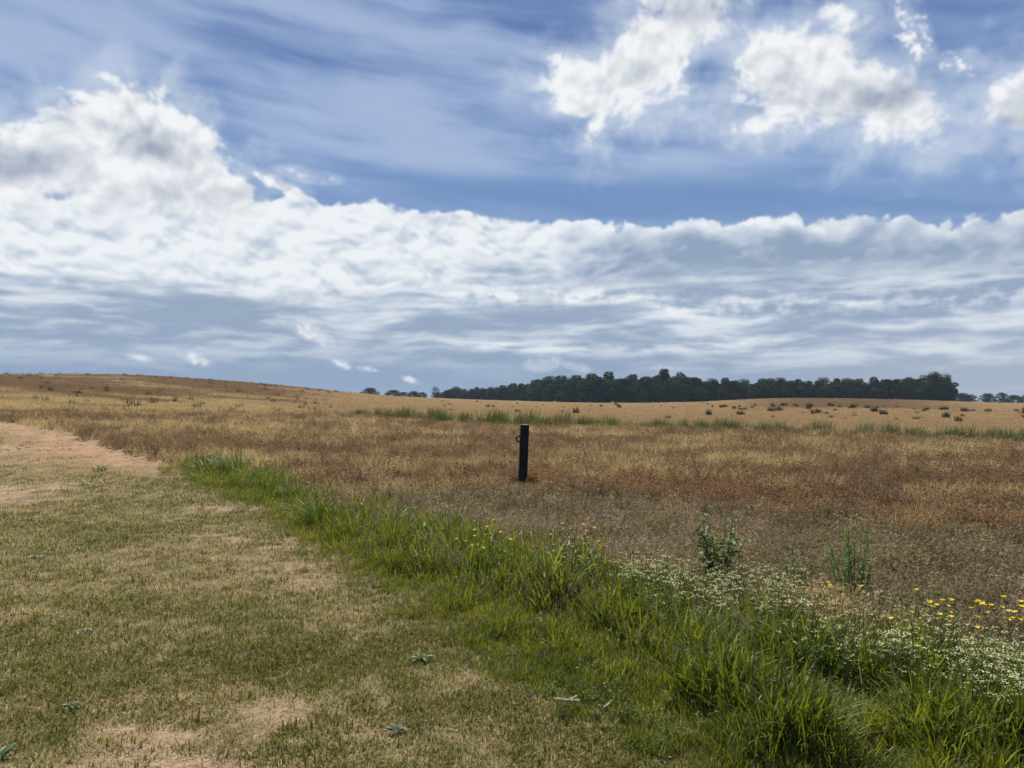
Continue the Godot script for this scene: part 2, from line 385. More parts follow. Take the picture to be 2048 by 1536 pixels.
func make_ground() -> void:
	var azs := PackedFloat32Array()
	var a := -180.0
	while a < 179.9:
		azs.append(a)
		a += 0.42 if a >= -44.0 and a < 44.0 else 6.0 if absf(a) > 70.0 else 2.0
	azs.append(180.0)
	var rs := PackedFloat32Array([0.0])
	var r := 1.2
	while r < 3000.0:
		rs.append(r)
		r *= 1.022 if r < 60.0 else 1.028
	rs.append(4200.0)
	var st := SurfaceTool.new()
	st.begin(Mesh.PRIMITIVE_TRIANGLES)
	var na := azs.size()
	for i in rs.size():
		for j in na:
			var x := sin(deg_to_rad(azs[j])) * rs[i]
			var z := -cos(deg_to_rad(azs[j])) * rs[i]
			st.set_color(soil_color(x, z))
			st.add_vertex(on_land(x, z))
	for i in rs.size() - 1:
		for j in na - 1:
			var p := i * na + j
			st.add_index(p)
			st.add_index(p + na)
			st.add_index(p + na + 1)
			st.add_index(p)
			st.add_index(p + na + 1)
			st.add_index(p + 1)
	st.generate_normals()
	var g := MeshInstance3D.new()
	g.name = "ground"
	g.mesh = st.commit()
	g.material_override = M.soil
	g.set_meta("kind", "structure")
	g.set_meta("label", "dry rolling ground under the grass and the field")
	add_child(g)
# ---------------------------------------------------------------- materials and mesh tools
var M := {}

func noise_texture(seed_: int, freq: float, low: Color, high: Color, normal := false, bump := 4.0) -> NoiseTexture2D:
	var t := NoiseTexture2D.new()
	t.width = 512
	t.height = 512
	t.seamless = true
	var n := FastNoiseLite.new()
	n.seed = seed_
	n.frequency = freq
	n.fractal_octaves = 5
	t.noise = n
	if normal:
		t.as_normal_map = true
		t.bump_strength = bump
	else:
		var g := Gradient.new()
		g.set_color(0, low)
		g.set_color(1, high)
		t.color_ramp = g
	return t

func plant_material(rough: float, back: Color, gloss := 0.35) -> StandardMaterial3D:
	var m := StandardMaterial3D.new()
	m.vertex_color_use_as_albedo = true
	m.roughness = rough
	m.metallic_specular = gloss
	m.cull_mode = BaseMaterial3D.CULL_DISABLED
	m.backlight_enabled = true
	m.backlight = back
	return m

func make_materials() -> void:
	var soil := StandardMaterial3D.new()
	soil.vertex_color_use_as_albedo = true
	soil.roughness = 0.95
	soil.metallic_specular = 0.2
	soil.albedo_texture = noise_texture(3, 0.02, Color(0.72, 0.70, 0.68), Color(1, 1, 1))
	soil.normal_enabled = true
	soil.normal_texture = noise_texture(4, 0.05, Color.BLACK, Color.WHITE, true, 6.0)
	soil.normal_scale = 0.8
	soil.uv1_triplanar = true
	soil.uv1_world_triplanar = true
	soil.uv1_scale = Vector3(0.9, 0.9, 0.9)
	M.soil = soil
	M.blade = plant_material(0.45, Color(1.0, 0.96, 0.46), 0.28)
	M.lawn = plant_material(0.6, Color(0.8, 0.77, 0.45), 0.2)
	M.dry = plant_material(0.8, Color(0.9, 0.86, 0.78), 0.18)
	M.leaf = plant_material(0.58, Color(0.66, 0.68, 0.32), 0.24)
	M.shiny = plant_material(0.5, Color(0.5, 0.56, 0.26), 0.34)
	M.tree = plant_material(0.8, Color(0.3, 0.38, 0.16), 0.08)
	M.tree_light = plant_material(0.8, Color(0.34, 0.40, 0.16), 0.08)
	M.tree_light.albedo_color = Color(1.0, 1.0, 0.86)
	M.tree.albedo_color = Color(0.86, 0.88, 0.88)
	M.tree_dark = plant_material(0.8, Color(0.26, 0.34, 0.18), 0.08)
	M.tree_dark.albedo_color = Color(0.74, 0.78, 0.78)
	M.flower = plant_material(0.6, Color(0.7, 0.7, 0.6), 0.2)

var bv := PackedVector3Array()
var bn := PackedVector3Array()
var bc := PackedColorArray()
var rng := RandomNumberGenerator.new()

func start(seed_: int) -> void:
	bv = PackedVector3Array()
	bn = PackedVector3Array()
	bc = PackedColorArray()
	rng.seed = seed_

func tri(a: Vector3, b: Vector3, c: Vector3, col: Color) -> void:
	var n := (c - a).cross(b - a).normalized()
	bv.append(a)
	bv.append(b)
	bv.append(c)
	for k in 3:
		bn.append(n)
		bc.append(col)

func quad(a: Vector3, b: Vector3, c: Vector3, d: Vector3, col: Color) -> void:
	tri(a, b, c, col)
	tri(a, c, d, col)

func finish() -> ArrayMesh:
	var arr := []
	arr.resize(Mesh.ARRAY_MAX)
	arr[Mesh.ARRAY_VERTEX] = bv
	arr[Mesh.ARRAY_NORMAL] = bn
	arr[Mesh.ARRAY_COLOR] = bc
	var m := ArrayMesh.new()
	m.add_surface_from_arrays(Mesh.PRIMITIVE_TRIANGLES, arr)
	return m

# a bending blade: root, heading (radians), length, width, how far it leans at the root and how much more it bends on the way
func blade(root: Vector3, heading: float, length: float, width: float, lean: float, bend: float, col: Color, steps := 3) -> void:
	var out := Vector3(cos(heading), 0, sin(heading))
	var twist := rng.randf_range(-0.7, 0.7)
	var side := Vector3(-sin(heading + twist), 0, cos(heading + twist)) * width * 0.5
	var p := root
	var tilt := lean
	var last := side
	for k in steps:
		var q := p + (out * sin(tilt) + Vector3.UP * cos(tilt)) * (length / steps)
		if k == steps - 1:
			tri(p - last, p + last, q, col)
		else:
			var w := side * (1.0 - 0.28 * (k + 1.0) / steps)
			quad(p - last, p + last, q + w, q - w, col)
			last = w
		p = q
		tilt += bend / steps

func any(list: Array) -> Color:
	var c: Color = list[rng.randi() % list.size()]
	var k := rng.randf_range(0.82, 1.18)
	return Color(c.r * k, c.g * k, c.b * k)

# a tuft of blades
func tuft(seed_: int, count: int, radius: float, low: float, high: float, width: float, lean: float, bend: float, cols: Array, steps := 3, wind := Vector2.ZERO) -> ArrayMesh:
	start(seed_)
	for i in count:
		var a := rng.randf() * TAU
		var rr := sqrt(rng.randf()) * radius
		var dir := Vector2(cos(a), sin(a)) * 0.6 + Vector2.from_angle(rng.randf() * TAU) + wind
		blade(Vector3(cos(a) * rr, -0.006, sin(a) * rr), dir.angle(), rng.randf_range(low, high), width * rng.randf_range(0.7, 1.3), rng.randf() * lean, rng.randf() * bend, any(cols), steps)
	return finish()

func stick(a: Vector3, b: Vector3, ra: float, rb: float, col: Color, sides := 4) -> void:
	var ax := (b - a).normalized()
	var u := ax.cross(Vector3(0.31, 0.2, 0.93)).normalized()
	var v := ax.cross(u)
	for i in sides:
		var t0 := TAU * i / sides
		var t1 := TAU * (i + 1) / sides
		var e0 := u * cos(t0) + v * sin(t0)
		var e1 := u * cos(t1) + v * sin(t1)
		quad(a + e0 * ra, a + e1 * ra, b + e1 * rb, b + e0 * rb, col)

# a leaf: flat lens folded along its midrib
func leaf(root: Vector3, dir: Vector3, length: float, width: float, droop: float, col: Color, steps := 4) -> void:
	var d := dir.normalized()
	var side := d.cross(Vector3.UP)
	side = Vector3.RIGHT if side.length() < 0.05 else side.normalized()
	var p := root
	var lw := 0.15 * width
	for k in steps:
		var t := (k + 1.0) / steps
		var q := p + d * (length / steps)
		var w := width * sin(PI * clampf(t * 0.82 + 0.14, 0.0, 1.0)) if k < steps - 1 else 0.0
		var up := side.cross(d).normalized() * 0.22
		quad(p - side * lw * 0.5 + up * lw, p, q, q - side * w * 0.5 + up * w, col)
		quad(p, p + side * lw * 0.5 + up * lw, q + side * w * 0.5 + up * w, q, col)
		lw = w
		p = q
		d = (d + Vector3.DOWN * droop / steps).normalized()

func tag(o: Node, label: String, category := "", group := "", kind := "") -> void:
	o.set_meta("label", label)
	if category:
		o.set_meta("category", category)
	if group:
		o.set_meta("group", group)
	if kind:
		o.set_meta("kind", kind)

func part(parent: Node3D, called: String, mesh: Mesh, m: Material) -> MeshInstance3D:
	var o := MeshInstance3D.new()
	o.name = called
	o.mesh = mesh
	o.material_override = m
	parent.add_child(o, true)
	return o

var counts := {}
func numbered(called: String) -> String:
	var n: int = counts.get(called, -1) + 1
	counts[called] = n
	return called if n == 0 else "%s_%03d" % [called, n]

func thing(called: String, at: Vector3, turn := 0.0, size := 1.0) -> Node3D:
	var o := Node3D.new()
	o.name = numbered(called)
	add_child(o)
	o.position = at
	o.rotation.y = turn
	o.scale = Vector3.ONE * size
	return o

func copy(of: Node3D, called: String, at: Vector3, turn: float, size: Vector3) -> Node3D:
	var o: Node3D = of.duplicate()
	o.name = numbered(called)
	add_child(o)
	o.position = at
	o.rotation.y = turn
	o.scale = size
	return o

# uncountable growth: one MultiMesh for each tuft shape
func growth_stuff(called: String, label: String, category: String, meshes: Array, m: Material, places: Array) -> void:
	var per := []
	for k in meshes.size():
		per.append([])
	for i in places.size():
		per[i % meshes.size()].append(places[i])
	var whole := Node3D.new()
	whole.name = numbered(called)
	tag(whole, label, category, "", "stuff")
	add_child(whole)
	for k in meshes.size():
		if per[k].is_empty():
			continue
		var mm := MultiMesh.new()
		mm.transform_format = MultiMesh.TRANSFORM_3D
		mm.use_colors = true
		mm.mesh = meshes[k]
		mm.instance_count = per[k].size()
		for i in per[k].size():
			mm.set_instance_transform(i, per[k][i][0])
			mm.set_instance_color(i, per[k][i][1])
		var o := MultiMeshInstance3D.new()
		o.name = "tuft"
		o.multimesh = mm
		o.material_override = m
		o.set_meta("kind", "stuff")
		whole.add_child(o, true)

func stand(x: float, z: float, size: float, spread := 0.25, tall := 1.0) -> Transform3D:
	var s := size * rng.randf_range(1.0 - spread, 1.0 + spread)
	var b := Basis(Vector3.UP, rng.randf() * TAU).scaled(Vector3(s, s * tall, s))
	return Transform3D(b, on_land(x, z))

# cells even in the eye's angles: [x, z] jittered between two distances
func cells(r0: float, r1: float, count: int, half := 39.0) -> PackedVector2Array:
	var out := PackedVector2Array()
	var lr := log(r1 / r0)
	var wa := deg_to_rad(half) * 2.0
	var na := int(sqrt(count * wa / lr))
	var nr := int(float(count) / na)
	for i in nr:
		for j in na:
			var r := r0 * exp(lr * (i + rng.randf()) / nr)
			var a := wa * ((j + rng.randf()) / na - 0.5)
			out.append(Vector2(sin(a) * r, -cos(a) * r))
	return out

func tint(c: Color, amount: float) -> Color:
	var k := 1.0 + rng.randf_range(-amount, amount)
	return Color(c.r * k, c.g * k, c.b * k)
# ---------------------------------------------------------------- uncountable growth
const MIX := [Color(1, 1, 1), Color(1.15, 1.1, 0.95), Color(0.7, 0.76, 0.66), Color(1.45, 1.35, 1.15), Color(0.9, 0.95, 0.85), Color(0.5, 0.55, 0.5)]

const VMIX := [Color(1, 1, 1), Color(1.15, 1.1, 0.95), Color(0.7, 0.76, 0.66), Color(1.35, 1.25, 1.1), Color(0.9, 0.95, 0.85), Color(0.5, 0.58, 0.5), Color(1.0, 1.0, 1.0), Color(0.8, 0.9, 0.8), Color(1.5, 1.15, 2.0)]

func make_lawn() -> void:
	var short_ := []
	for k in 4:
		short_.append(tuft(100 + k, 26, 0.05, 0.014, 0.056, 0.0044, 1.35, 1.5, MIX, 2))
	var thatch := []
	for k in 3:
		thatch.append(tuft(120 + k, 20, 0.05, 0.02, 0.07, 0.0034, 1.6, 0.6, MIX, 2))
	var green := []
	var straw := []
	rng.seed = 7
	for p in cells(2.1, 58.0, 112000, 40.0):
		var w := growth(p.x, p.y)
		if w[0] < 0.05:
			continue
		var n := n_patch.get_noise_2d(p.x * 0.9, p.y * 0.9)
		var n2 := n_spot.get_noise_2d(p.x * 4.0, p.y * 4.0)
		var n4 := n_spot.get_noise_2d(p.x * 11.0 + 9.0, p.y * 11.0)
		var g := clampf(0.44 + n * 0.55 + n2 * 0.5 + n4 * 0.7 + blobs(GREENS, p.x, p.y) * 0.75 - w[7] * 0.5 - 0.5 * smoothstep(6.0, 1.0, absf(-p.y - along(TRACK, p.x))) * smoothstep(13.0, 19.0, -p.y) + 0.35 * smoothstep(0.9, 0.1, along(VERGE_IN, -p.y) - p.x), 0.04, 0.97)
		if rng.randf() > w[0] * (1.0 - smoothstep(0.1, 0.85, w[7]) * 0.82):
			continue
		var r := p.length()
		var s := (0.75 + 0.055 * r) * (1.0 + n4 * 0.75 * smoothstep(14.0, 6.0, r))
		if rng.randf() < g:
			var c := Color(0.275, 0.235, 0.095).lerp(Color(0.155, 0.168, 0.042), clampf(g * 1.3 - 0.5 + n2 * 0.4, 0.0, 1.0))
			green.append([stand(p.x, p.y, s, 0.3, 0.8), tint(c, 0.2)])
		else:
			straw.append([stand(p.x, p.y, s, 0.3, 0.6), tint(Color(0.52, 0.43, 0.25).lerp(Color(0.43, 0.375, 0.25), rng.randf()).lerp(Color(0.48, 0.32, 0.17), 0.8 * smoothstep(7.0, 1.0, absf(-p.y - along(TRACK, p.x))) * smoothstep(13.0, 19.0, -p.y)), 0.28)])
	growth_stuff("lawn_grass", "short mown olive green grass of the lawn and track", "grass", short_, M.lawn, green)
	growth_stuff("lawn_thatch", "dry straw coloured clippings and dead blades in the mown lawn", "thatch", thatch, M.dry, straw)

func make_verge() -> void:
	var tall := []
	for k in 4:
		tall.append(tuft(200 + k, 20, 0.07, 0.12, 0.34, 0.0076, 0.5, 1.6, VMIX, 4, Vector2(0.12, 0.25)))
	var low := []
	for k in 3:
		low.append(tuft(220 + k, 24, 0.07, 0.05, 0.15, 0.0056, 0.9, 1.2, VMIX, 3))
	var a := []
	var b := []
	rng.seed = 17
	for p in cells(2.4, 22.0, 62000, 44.0):
		var w := growth(p.x, p.y)
		if w[1] < 0.06 or rng.randf() > w[1] * 1.2:
			continue
		var d := -p.y
		var into := (p.x - along(VERGE_IN, d)) / maxf(0.4, along(VERGE_OUT, d) - along(VERGE_IN, d))
		var n := n_patch.get_noise_2d(p.x * 1.1 + 4.0, p.y * 1.1)
		var n2 := n_spot.get_noise_2d(p.x * 3.0, p.y * 3.0)
		var n3 := n_spot.get_noise_2d(p.x * 0.8 + 50.0, p.y * 0.8)
		var s := (0.85 + 0.03 * d) * lerpf(0.78, 0.92, smoothstep(3.6, 7.0, d)) * lerpf(1.0, 0.75, smoothstep(8.5, 13.0, d)) * (1.0 + n * 0.7 + n2 * 0.3)
		var c := Color(0.22, 0.25, 0.052).lerp(Color(0.12, 0.16, 0.042), clampf(0.45 + n * 1.4, 0.0, 1.0))
		c = c.lerp(Color(0.21, 0.205, 0.09), clampf(n2 * 1.1 - 0.15 + n3 * 0.6 - 0.45 * smoothstep(6.0, 4.0, d), 0.0, 0.6))

		var high := smoothstep(0.1, lerpf(0.45, 0.75, smoothstep(4.5, 6.5, d)), into + n * 0.3) * smoothstep(-0.35, 0.2, n2 + n * 0.6)
		if rng.randf() < high * 0.4:
			a.append([stand(p.x, p.y, s * (0.55 + 0.6 * high), 0.25, 1.0), tint(c, 0.22)])
		else:
			b.append([stand(p.x, p.y, s * (0.48 + 0.6 * smoothstep(-0.1, 0.6, into) + 0.3 * smoothstep(9.0, 13.0, d)) * (1.0 + 1.1 * n_spot.get_noise_2d(p.x * 6.0, p.y * 6.0)), 0.35), tint(c.lerp(Color(0.135, 0.14, 0.06), 0.35), 0.35)])
	growth_stuff("tall_verge_grass", "tall bright green grass with drooping tips along the verge", "grass", tall, M.blade, a)
	verge_mix()
	growth_stuff("low_verge_grass", "low dense green grass under the tall verge grass", "grass", low, M.blade, b)

# leafy weeds and hazy seed heads mixed into the verge
func verge_mix() -> void:
	var forbs := []
	for k in 4:
		start(240 + k)
		for i in 9:
			var a := rng.randf() * TAU
			var h := rng.randf_range(0.03, 0.17)
			var foot := Vector3(cos(a), 0, sin(a)) * 0.02
			var head := foot + Vector3(cos(a) * 0.05, h, sin(a) * 0.05)
			stick(foot, head, 0.0014, 0.001, Color(0.9, 0.9, 0.8), 3)
			for j in 4:
				var b := rng.randf() * TAU
				leaf(foot.lerp(head, rng.randf_range(0.3, 1.0)), Vector3(cos(b), rng.randf_range(0.1, 0.9), sin(b)), rng.randf_range(0.025, 0.06), rng.randf_range(0.009, 0.02), rng.randf_range(0.3, 1.2), any(MIX), 3)
		forbs.append(finish())
	var hazes := []
	for k in 3:
		start(260 + k)
		for i in 5:
			var foot := Vector3(rng.randf_range(-0.05, 0.05), 0, rng.randf_range(-0.05, 0.05))
			var head := foot + Vector3(rng.randf_range(-0.08, 0.08), rng.randf_range(0.22, 0.4), rng.randf_range(-0.08, 0.08))
			stick(foot, head, 0.001, 0.0006, Color(0.7, 0.75, 0.5), 3)
			for j in 18:
				var q := foot.lerp(head, rng.randf_range(0.68, 1.02))
				var e := Vector3(rng.randf_range(-1, 1), rng.randf_range(-0.1, 0.9), rng.randf_range(-1, 1)).normalized() * rng.randf_range(0.008, 0.028)
				var f := e.cross(Vector3(0.3, 0.2, 0.9)).normalized() * 0.0014
				tri(q - f, q + f, q + e, any(MIX))
		hazes.append(finish())
	var a := []
	var b := []
	rng.seed = 19
	for p in cells(2.4, 19.0, 14000, 44.0):
		var w := growth(p.x, p.y)
		if w[1] < 0.15:
			continue
		var d := -p.y
		var n := n_spot.get_noise_2d(p.x * 1.4 + 70.0, p.y * 1.4)
		var into := (p.x - along(VERGE_IN, d)) / maxf(0.4, along(VERGE_OUT, d) - along(VERGE_IN, d))
		if rng.randf() < (0.17 + n * 0.9) * smoothstep(0.95, 0.6, into):
			a.append([stand(p.x, p.y, (0.55 + 0.035 * d) * lerpf(0.6, 1.1, clampf(into, 0.0, 1.0)), 0.4), tint(Color(0.125, 0.18, 0.04).lerp(Color(0.18, 0.215, 0.07), rng.randf()), 0.3)])
		elif rng.randf() < (0.2 - n * 0.6) * smoothstep(0.1, 0.4, into) * smoothstep(3.6, 5.4, d) * (1.0 - 0.5 * smoothstep(0.55, 0.8, into)):
			b.append([stand(p.x, p.y, 0.85 + 0.02 * d, 0.3), tint(Color(0.30, 0.265, 0.165).lerp(Color(0.35, 0.33, 0.25), rng.randf()), 0.2)])
	growth_stuff("verge_herbs", "small broad-leaved green herbs mixed into the verge grass", "herbs", forbs, M.blade, a)
	growth_stuff("verge_seed_heads", "hazy pale grass seed heads hanging over the verge grass", "seed heads", hazes, M.dry, b)

# taller dead stalks and dark bushy weeds that break up the field
func field_extra() -> void:
	var bushes := []
	for k in 4:
		bushes.append(dry_weed(360 + k, 26, 0.17, 0.14, 0.36, 12, 0.022))
	var stalks := []
	for k in 3:
		start(380 + k)
		for i in 3:
			var foot := Vector3(rng.randf_range(-0.1, 0.1), 0, rng.randf_range(-0.1, 0.1))
			var head := foot + Vector3(rng.randf_range(-0.16, 0.16), rng.randf_range(0.26, 0.5), rng.randf_range(-0.16, 0.16))
			stick(foot, head, 0.0022, 0.0012, any(MIX), 3)
			for j in 5:
				var q := foot.lerp(head, rng.randf_range(0.5, 1.0))
				stick(q, q + Vector3(rng.randf_range(-0.05, 0.05), rng.randf_range(0.0, 0.07), rng.randf_range(-0.05, 0.05)), 0.0012, 0.0007, any(MIX), 3)
		stalks.append(finish())
	var a := []
	var b := []
	rng.seed = 29
	for p in cells(5.5, 75.0, 9000, 41.0):
		var w := growth(p.x, p.y)
		if w[2] + w[3] + w[4] + w[5] < 0.5 or (absf(p.x - 0.25) < 0.6 and p.y > -15.6 and p.y < -12.5):
			continue
		var r := p.length()
		var n := n_spot.get_noise_2d(p.x * 0.35 + 11.0, p.y * 0.35)
		if n > 0.02 and rng.randf() < 0.75:
			a.append([stand(p.x, p.y, 0.75 + 0.02 * r, 0.4, 0.9), tint(DARK.lerp(BROWN, rng.randf() * 0.8).lerp(Color(0.26, 0.235, 0.15), w[2] * 0.75), 0.25)])
		elif rng.randf() < 0.5:
			b.append([stand(p.x, p.y, 0.75 + 0.008 * r, 0.3), tint(Color(0.46, 0.38, 0.27).lerp(Color(0.17, 0.12, 0.09), rng.randf()), 0.2)])
	growth_stuff("dark_bushy_weeds", "darker bushy dead weeds standing in clumps in the brown field", "weeds", bushes, M.dry, a)
	growth_stuff("dead_stalks", "thin dead stalks sticking out of the dry field", "stalks", stalks, M.dry, b)

# dry weed: thin stems set with small curled leaves and seed scales
func dry_weed(seed_: int, stems: int, radius: float, low: float, high: float, bits: int, bit: float) -> ArrayMesh:
	start(seed_)
	for i in stems:
		var a := rng.randf() * TAU
		var rr := sqrt(rng.randf()) * radius
		var p := Vector3(cos(a) * rr, -0.01, sin(a) * rr)
		var h := rng.randf_range(low, high)
		var top := p + Vector3(rng.randf_range(-0.35, 0.4) * h, h, rng.randf_range(-0.35, 0.35) * h)
		var col := any(MIX)
		var sa := rng.randf() * TAU
		var side := Vector3(cos(sa), 0, sin(sa)) * bit * 0.14
		tri(p - side, p + side, top, col)
		for k in bits:
			var t := rng.randf_range(0.15, 1.0)
			var q := p.lerp(top, t)
			var e := Vector3(rng.randf_range(-1, 1), rng.randf_range(-0.5, 1.0), rng.randf_range(-1, 1)).normalized() * bit * rng.randf_range(0.6, 1.7)
			var f := Vector3(rng.randf_range(-1, 1), rng.randf_range(-1, 1), rng.randf_range(-1, 1)).cross(e).normalized() * bit * 0.32
			tri(q, q + e * 0.6 + f, q + e, any(MIX))
			tri(q, q + e, q + e * 0.6 - f, col)
	return finish()

const BROWN := Color(0.255, 0.172, 0.108)
const DARK := Color(0.15, 0.104, 0.074)
const RUSTY := Color(0.31, 0.18, 0.10)
const STRAW := Color(0.55, 0.44, 0.26)
const GREYISH := Color(0.36, 0.31, 0.245)
const TAN := Color(0.42, 0.315, 0.20)

func make_field() -> void:
	var weeds := []
	for k in 4:
		weeds.append(dry_weed(300 + k, 11, 0.085, 0.09, 0.25, 9, 0.02))
	var blades := []
	for k in 3:
		blades.append(tuft(320 + k, 26, 0.085, 0.12, 0.30, 0.0034, 0.55, 1.0, MIX, 2, Vector2(0.3, 0.0)))
	var mats := []
	for k in 3:
		mats.append(tuft(340 + k, 46, 0.10, 0.06, 0.19, 0.0028, 1.35, 1.4, MIX, 3))
	var a := []
	var b := []
	var c := []
	rng.seed = 27
	for p in cells(3.6, 72.0, 92000, 41.0):
		var w := growth(p.x, p.y)
		var field := w[2] + w[3] + w[4] + w[5] + w[6]
		if field < 0.08 or rng.randf() > field * (1.0 - w[7] * 0.9):
			continue
		var r := p.length()
		var s := (0.72 + 0.042 * r) * (1.0 + 0.9 * n_spot.get_noise_2d(p.x * 0.9, p.y * 0.9 + 7.0))
		if absf(p.x - 0.25) < 0.38 and p.y > -15.5 and p.y < -13.2:
			s *= 0.42
		var flat_ := 1.0 / (0.72 + 0.030 * r) * 0.9
		var n2 := n_spot.get_noise_2d(p.x * 1.3 + 30.0, p.y * 1.3)
		var n3 := n_patch.get_noise_2d(p.x * 0.5, p.y * 0.5 + 60.0)
		var pick := rng.randf() * field
		if pick < w[2]:
			var gc := GREYISH.lerp(Color(0.185, 0.195, 0.085), clampf(n2 * 1.4 + n3 * 0.6 + 0.12, 0.0, 0.85))
			gc = gc.lerp(Color(0.27, 0.195, 0.135), clampf(-n3 * 1.4, 0.0, 0.6))
			if rng.randf() < 0.75:
				c.append([stand(p.x, p.y, s * 1.05, 0.35, 0.8), tint(gc, 0.2)])
			else:
				a.append([stand(p.x, p.y, s, 0.3, 0.8), tint(gc.lerp(BROWN, 0.3), 0.25)])
		elif pick < w[2] + w[3]:
			a.append([stand(p.x, p.y, s, 0.3, flat_), tint(RUSTY.lerp(BROWN, clampf(0.45 + n2, 0.0, 1.0)), 0.22)])
		elif pick < w[2] + w[3] + w[4] + w[6]:
			var sc := STRAW if pick < w[2] + w[3] + w[4] else TAN
			if rng.randf() < 0.72:
				b.append([stand(p.x, p.y, s, 0.3, flat_), tint(sc, 0.2)])
			else:
				a.append([stand(p.x, p.y, s, 0.3, flat_), tint(sc.lerp(BROWN, 0.5), 0.2)])
		else:
			var bc_ := BROWN.lerp(DARK, clampf(0.35 + n3 * 1.6, 0.0, 1.0)).lerp(RUSTY, clampf(n2 * 1.2, 0.0, 0.55))
			if rng.randf() < 0.84:
				a.append([stand(p.x, p.y, s, 0.35, flat_), tint(bc_, 0.25)])
			else:
				b.append([stand(p.x, p.y, s, 0.3, flat_ * 0.9), tint(STRAW.lerp(bc_, 0.35), 0.2)])
	field_extra()
	growth_stuff("dry_field_weeds", "brown and rusty dry weeds covering the field round the post", "weeds", weeds, M.dry, a)
	growth_stuff("dry_field_grass", "straw coloured dry grass in patches among the brown weeds", "grass", blades, M.dry, b)
	growth_stuff("matted_grey_grass", "matted grey brown dead grass between the verge and the field", "grass", mats, M.dry, c)

func make_far_field() -> void:
	var clumps := []
	for k in 3:
		clumps.append(tuft(400 + k, 90, 0.85, 0.16, 0.42, 0.022, 0.5, 0.9, MIX, 2, Vector2(0.3, 0.0)))
	var a := []
	rng.seed = 37
	for p in cells(62.0, 520.0, 52000, 41.0):
		var w := growth(p.x, p.y)
		var n := n_patch.get_noise_2d(p.x * 0.05, p.y * 0.16)
		var n2 := n_spot.get_noise_2d(p.x * 0.3, p.y * 0.3)
		var c := TAN * w[6] + STRAW * (w[4] * 0.92) + BROWN.lerp(Color(0.205, 0.145, 0.105), 0.5) * (w[5] + w[3])
		c = c.lerp(BROWN * 1.25, clampf(n * 1.1 - 0.16, 0.0, 0.6))
		c *= 1.0 + n2 * 0.2
		c.a = 1.0
		var r := p.length()
		if rng.randf() < clampf(1.15 - r / 700.0, 0.2, 1.0):
			a.append([stand(p.x, p.y, 0.55 + r * 0.0062, 0.3, 1.0 / (0.72 + r * 0.0062)), tint(c, 0.12)])
	growth_stuff("far_field_grass", "dry tan grass of the far field and the left slope", "grass", clumps, M.dry, a)

# ---------------------------------------------------------------- trees
func crown_tree(seed_: int, h: float, spread: float, base: float, lobes: int, leaves: int, size: float, gaps := 0.0) -> Array:
	start(seed_)
	var bark := Color(0.075, 0.058, 0.045)
	var centres := []
	stick(Vector3(0, -0.6, 0), Vector3(0.1, h * 0.5, 0), h * 0.022, h * 0.013, bark, 7)
	stick(Vector3(0.1, h * 0.5, 0), Vector3(0.0, h * 0.8, 0.1), h * 0.013, h * 0.004, bark, 5)
	for i in lobes:
		var t := (i + 0.5) / lobes
		var y := lerpf(base, 0.93, t) * h
		var f := sin(PI * clampf(0.16 + 0.8 * t, 0.0, 1.0))
		var a := i * 2.4 + rng.randf_range(-0.5, 0.5)
		var rr := spread * f * rng.randf_range(0.35, 0.82)
		if t > 0.9:
			rr *= 0.4
		var c := Vector3(cos(a) * rr, y, sin(a) * rr)
		centres.append([c, spread * rng.randf_range(0.24, 0.52) * (1.0 - gaps * 0.4)])
		var from := Vector3(0.08, y * rng.randf_range(0.55, 0.75), 0)
		stick(from, c, h * 0.008, h * 0.002, bark, 4)
	var trunk := finish()
	start(seed_ + 1)
	for lobe in centres:
		var c: Vector3 = lobe[0]
		var rad: float = lobe[1]
		var tone := rng.randf_range(0.7, 1.4)
		for i in leaves:
			var d := Vector3(rng.randf_range(-1, 1), rng.randf_range(-1, 1), rng.randf_range(-1, 1))
			if d.length() > 1.0 or d.length() < 0.05:
				d = d.normalized() * rng.randf_range(0.5, 1.0)
			var p := c + d.normalized() * rad * pow(d.length(), 0.45) * Vector3(1.0, 0.72, 1.0) * rng.randf_range(0.8, 1.12)
			var e := Vector3(rng.randf_range(-1, 1), rng.randf_range(-0.6, 0.6), rng.randf_range(-1, 1)).normalized() * size * rng.randf_range(0.5, 1.2)
			var f := e.cross(d + Vector3(rng.randf_range(-0.5, 0.5), rng.randf_range(-0.2, 0.8), rng.randf_range(-0.5, 0.5))).normalized() * size * 0.55
			var k := tone * rng.randf_range(0.75, 1.3)
			var col := Color(0.042 * k, 0.07 * k, 0.026 * k)
			quad(p - e * 0.5, p + f * 0.5, p + e * 0.5, p - f * 0.5, col)
	return [trunk, finish()]

func tree(shape: Array, called: String, x: float, z: float, turn: float, size: Vector3, label: String, group := "") -> Node3D:
	var t := thing(called, on_land(x, z), turn)
	t.scale = size
	part(t, "trunk", shape[0], M.leaf)
	part(t, "crown", shape[1], [M.tree, M.tree_dark, M.tree, M.tree_light, M.tree_dark][counts[called] % 5])
	tag(t, label, "tree", group)
	return t

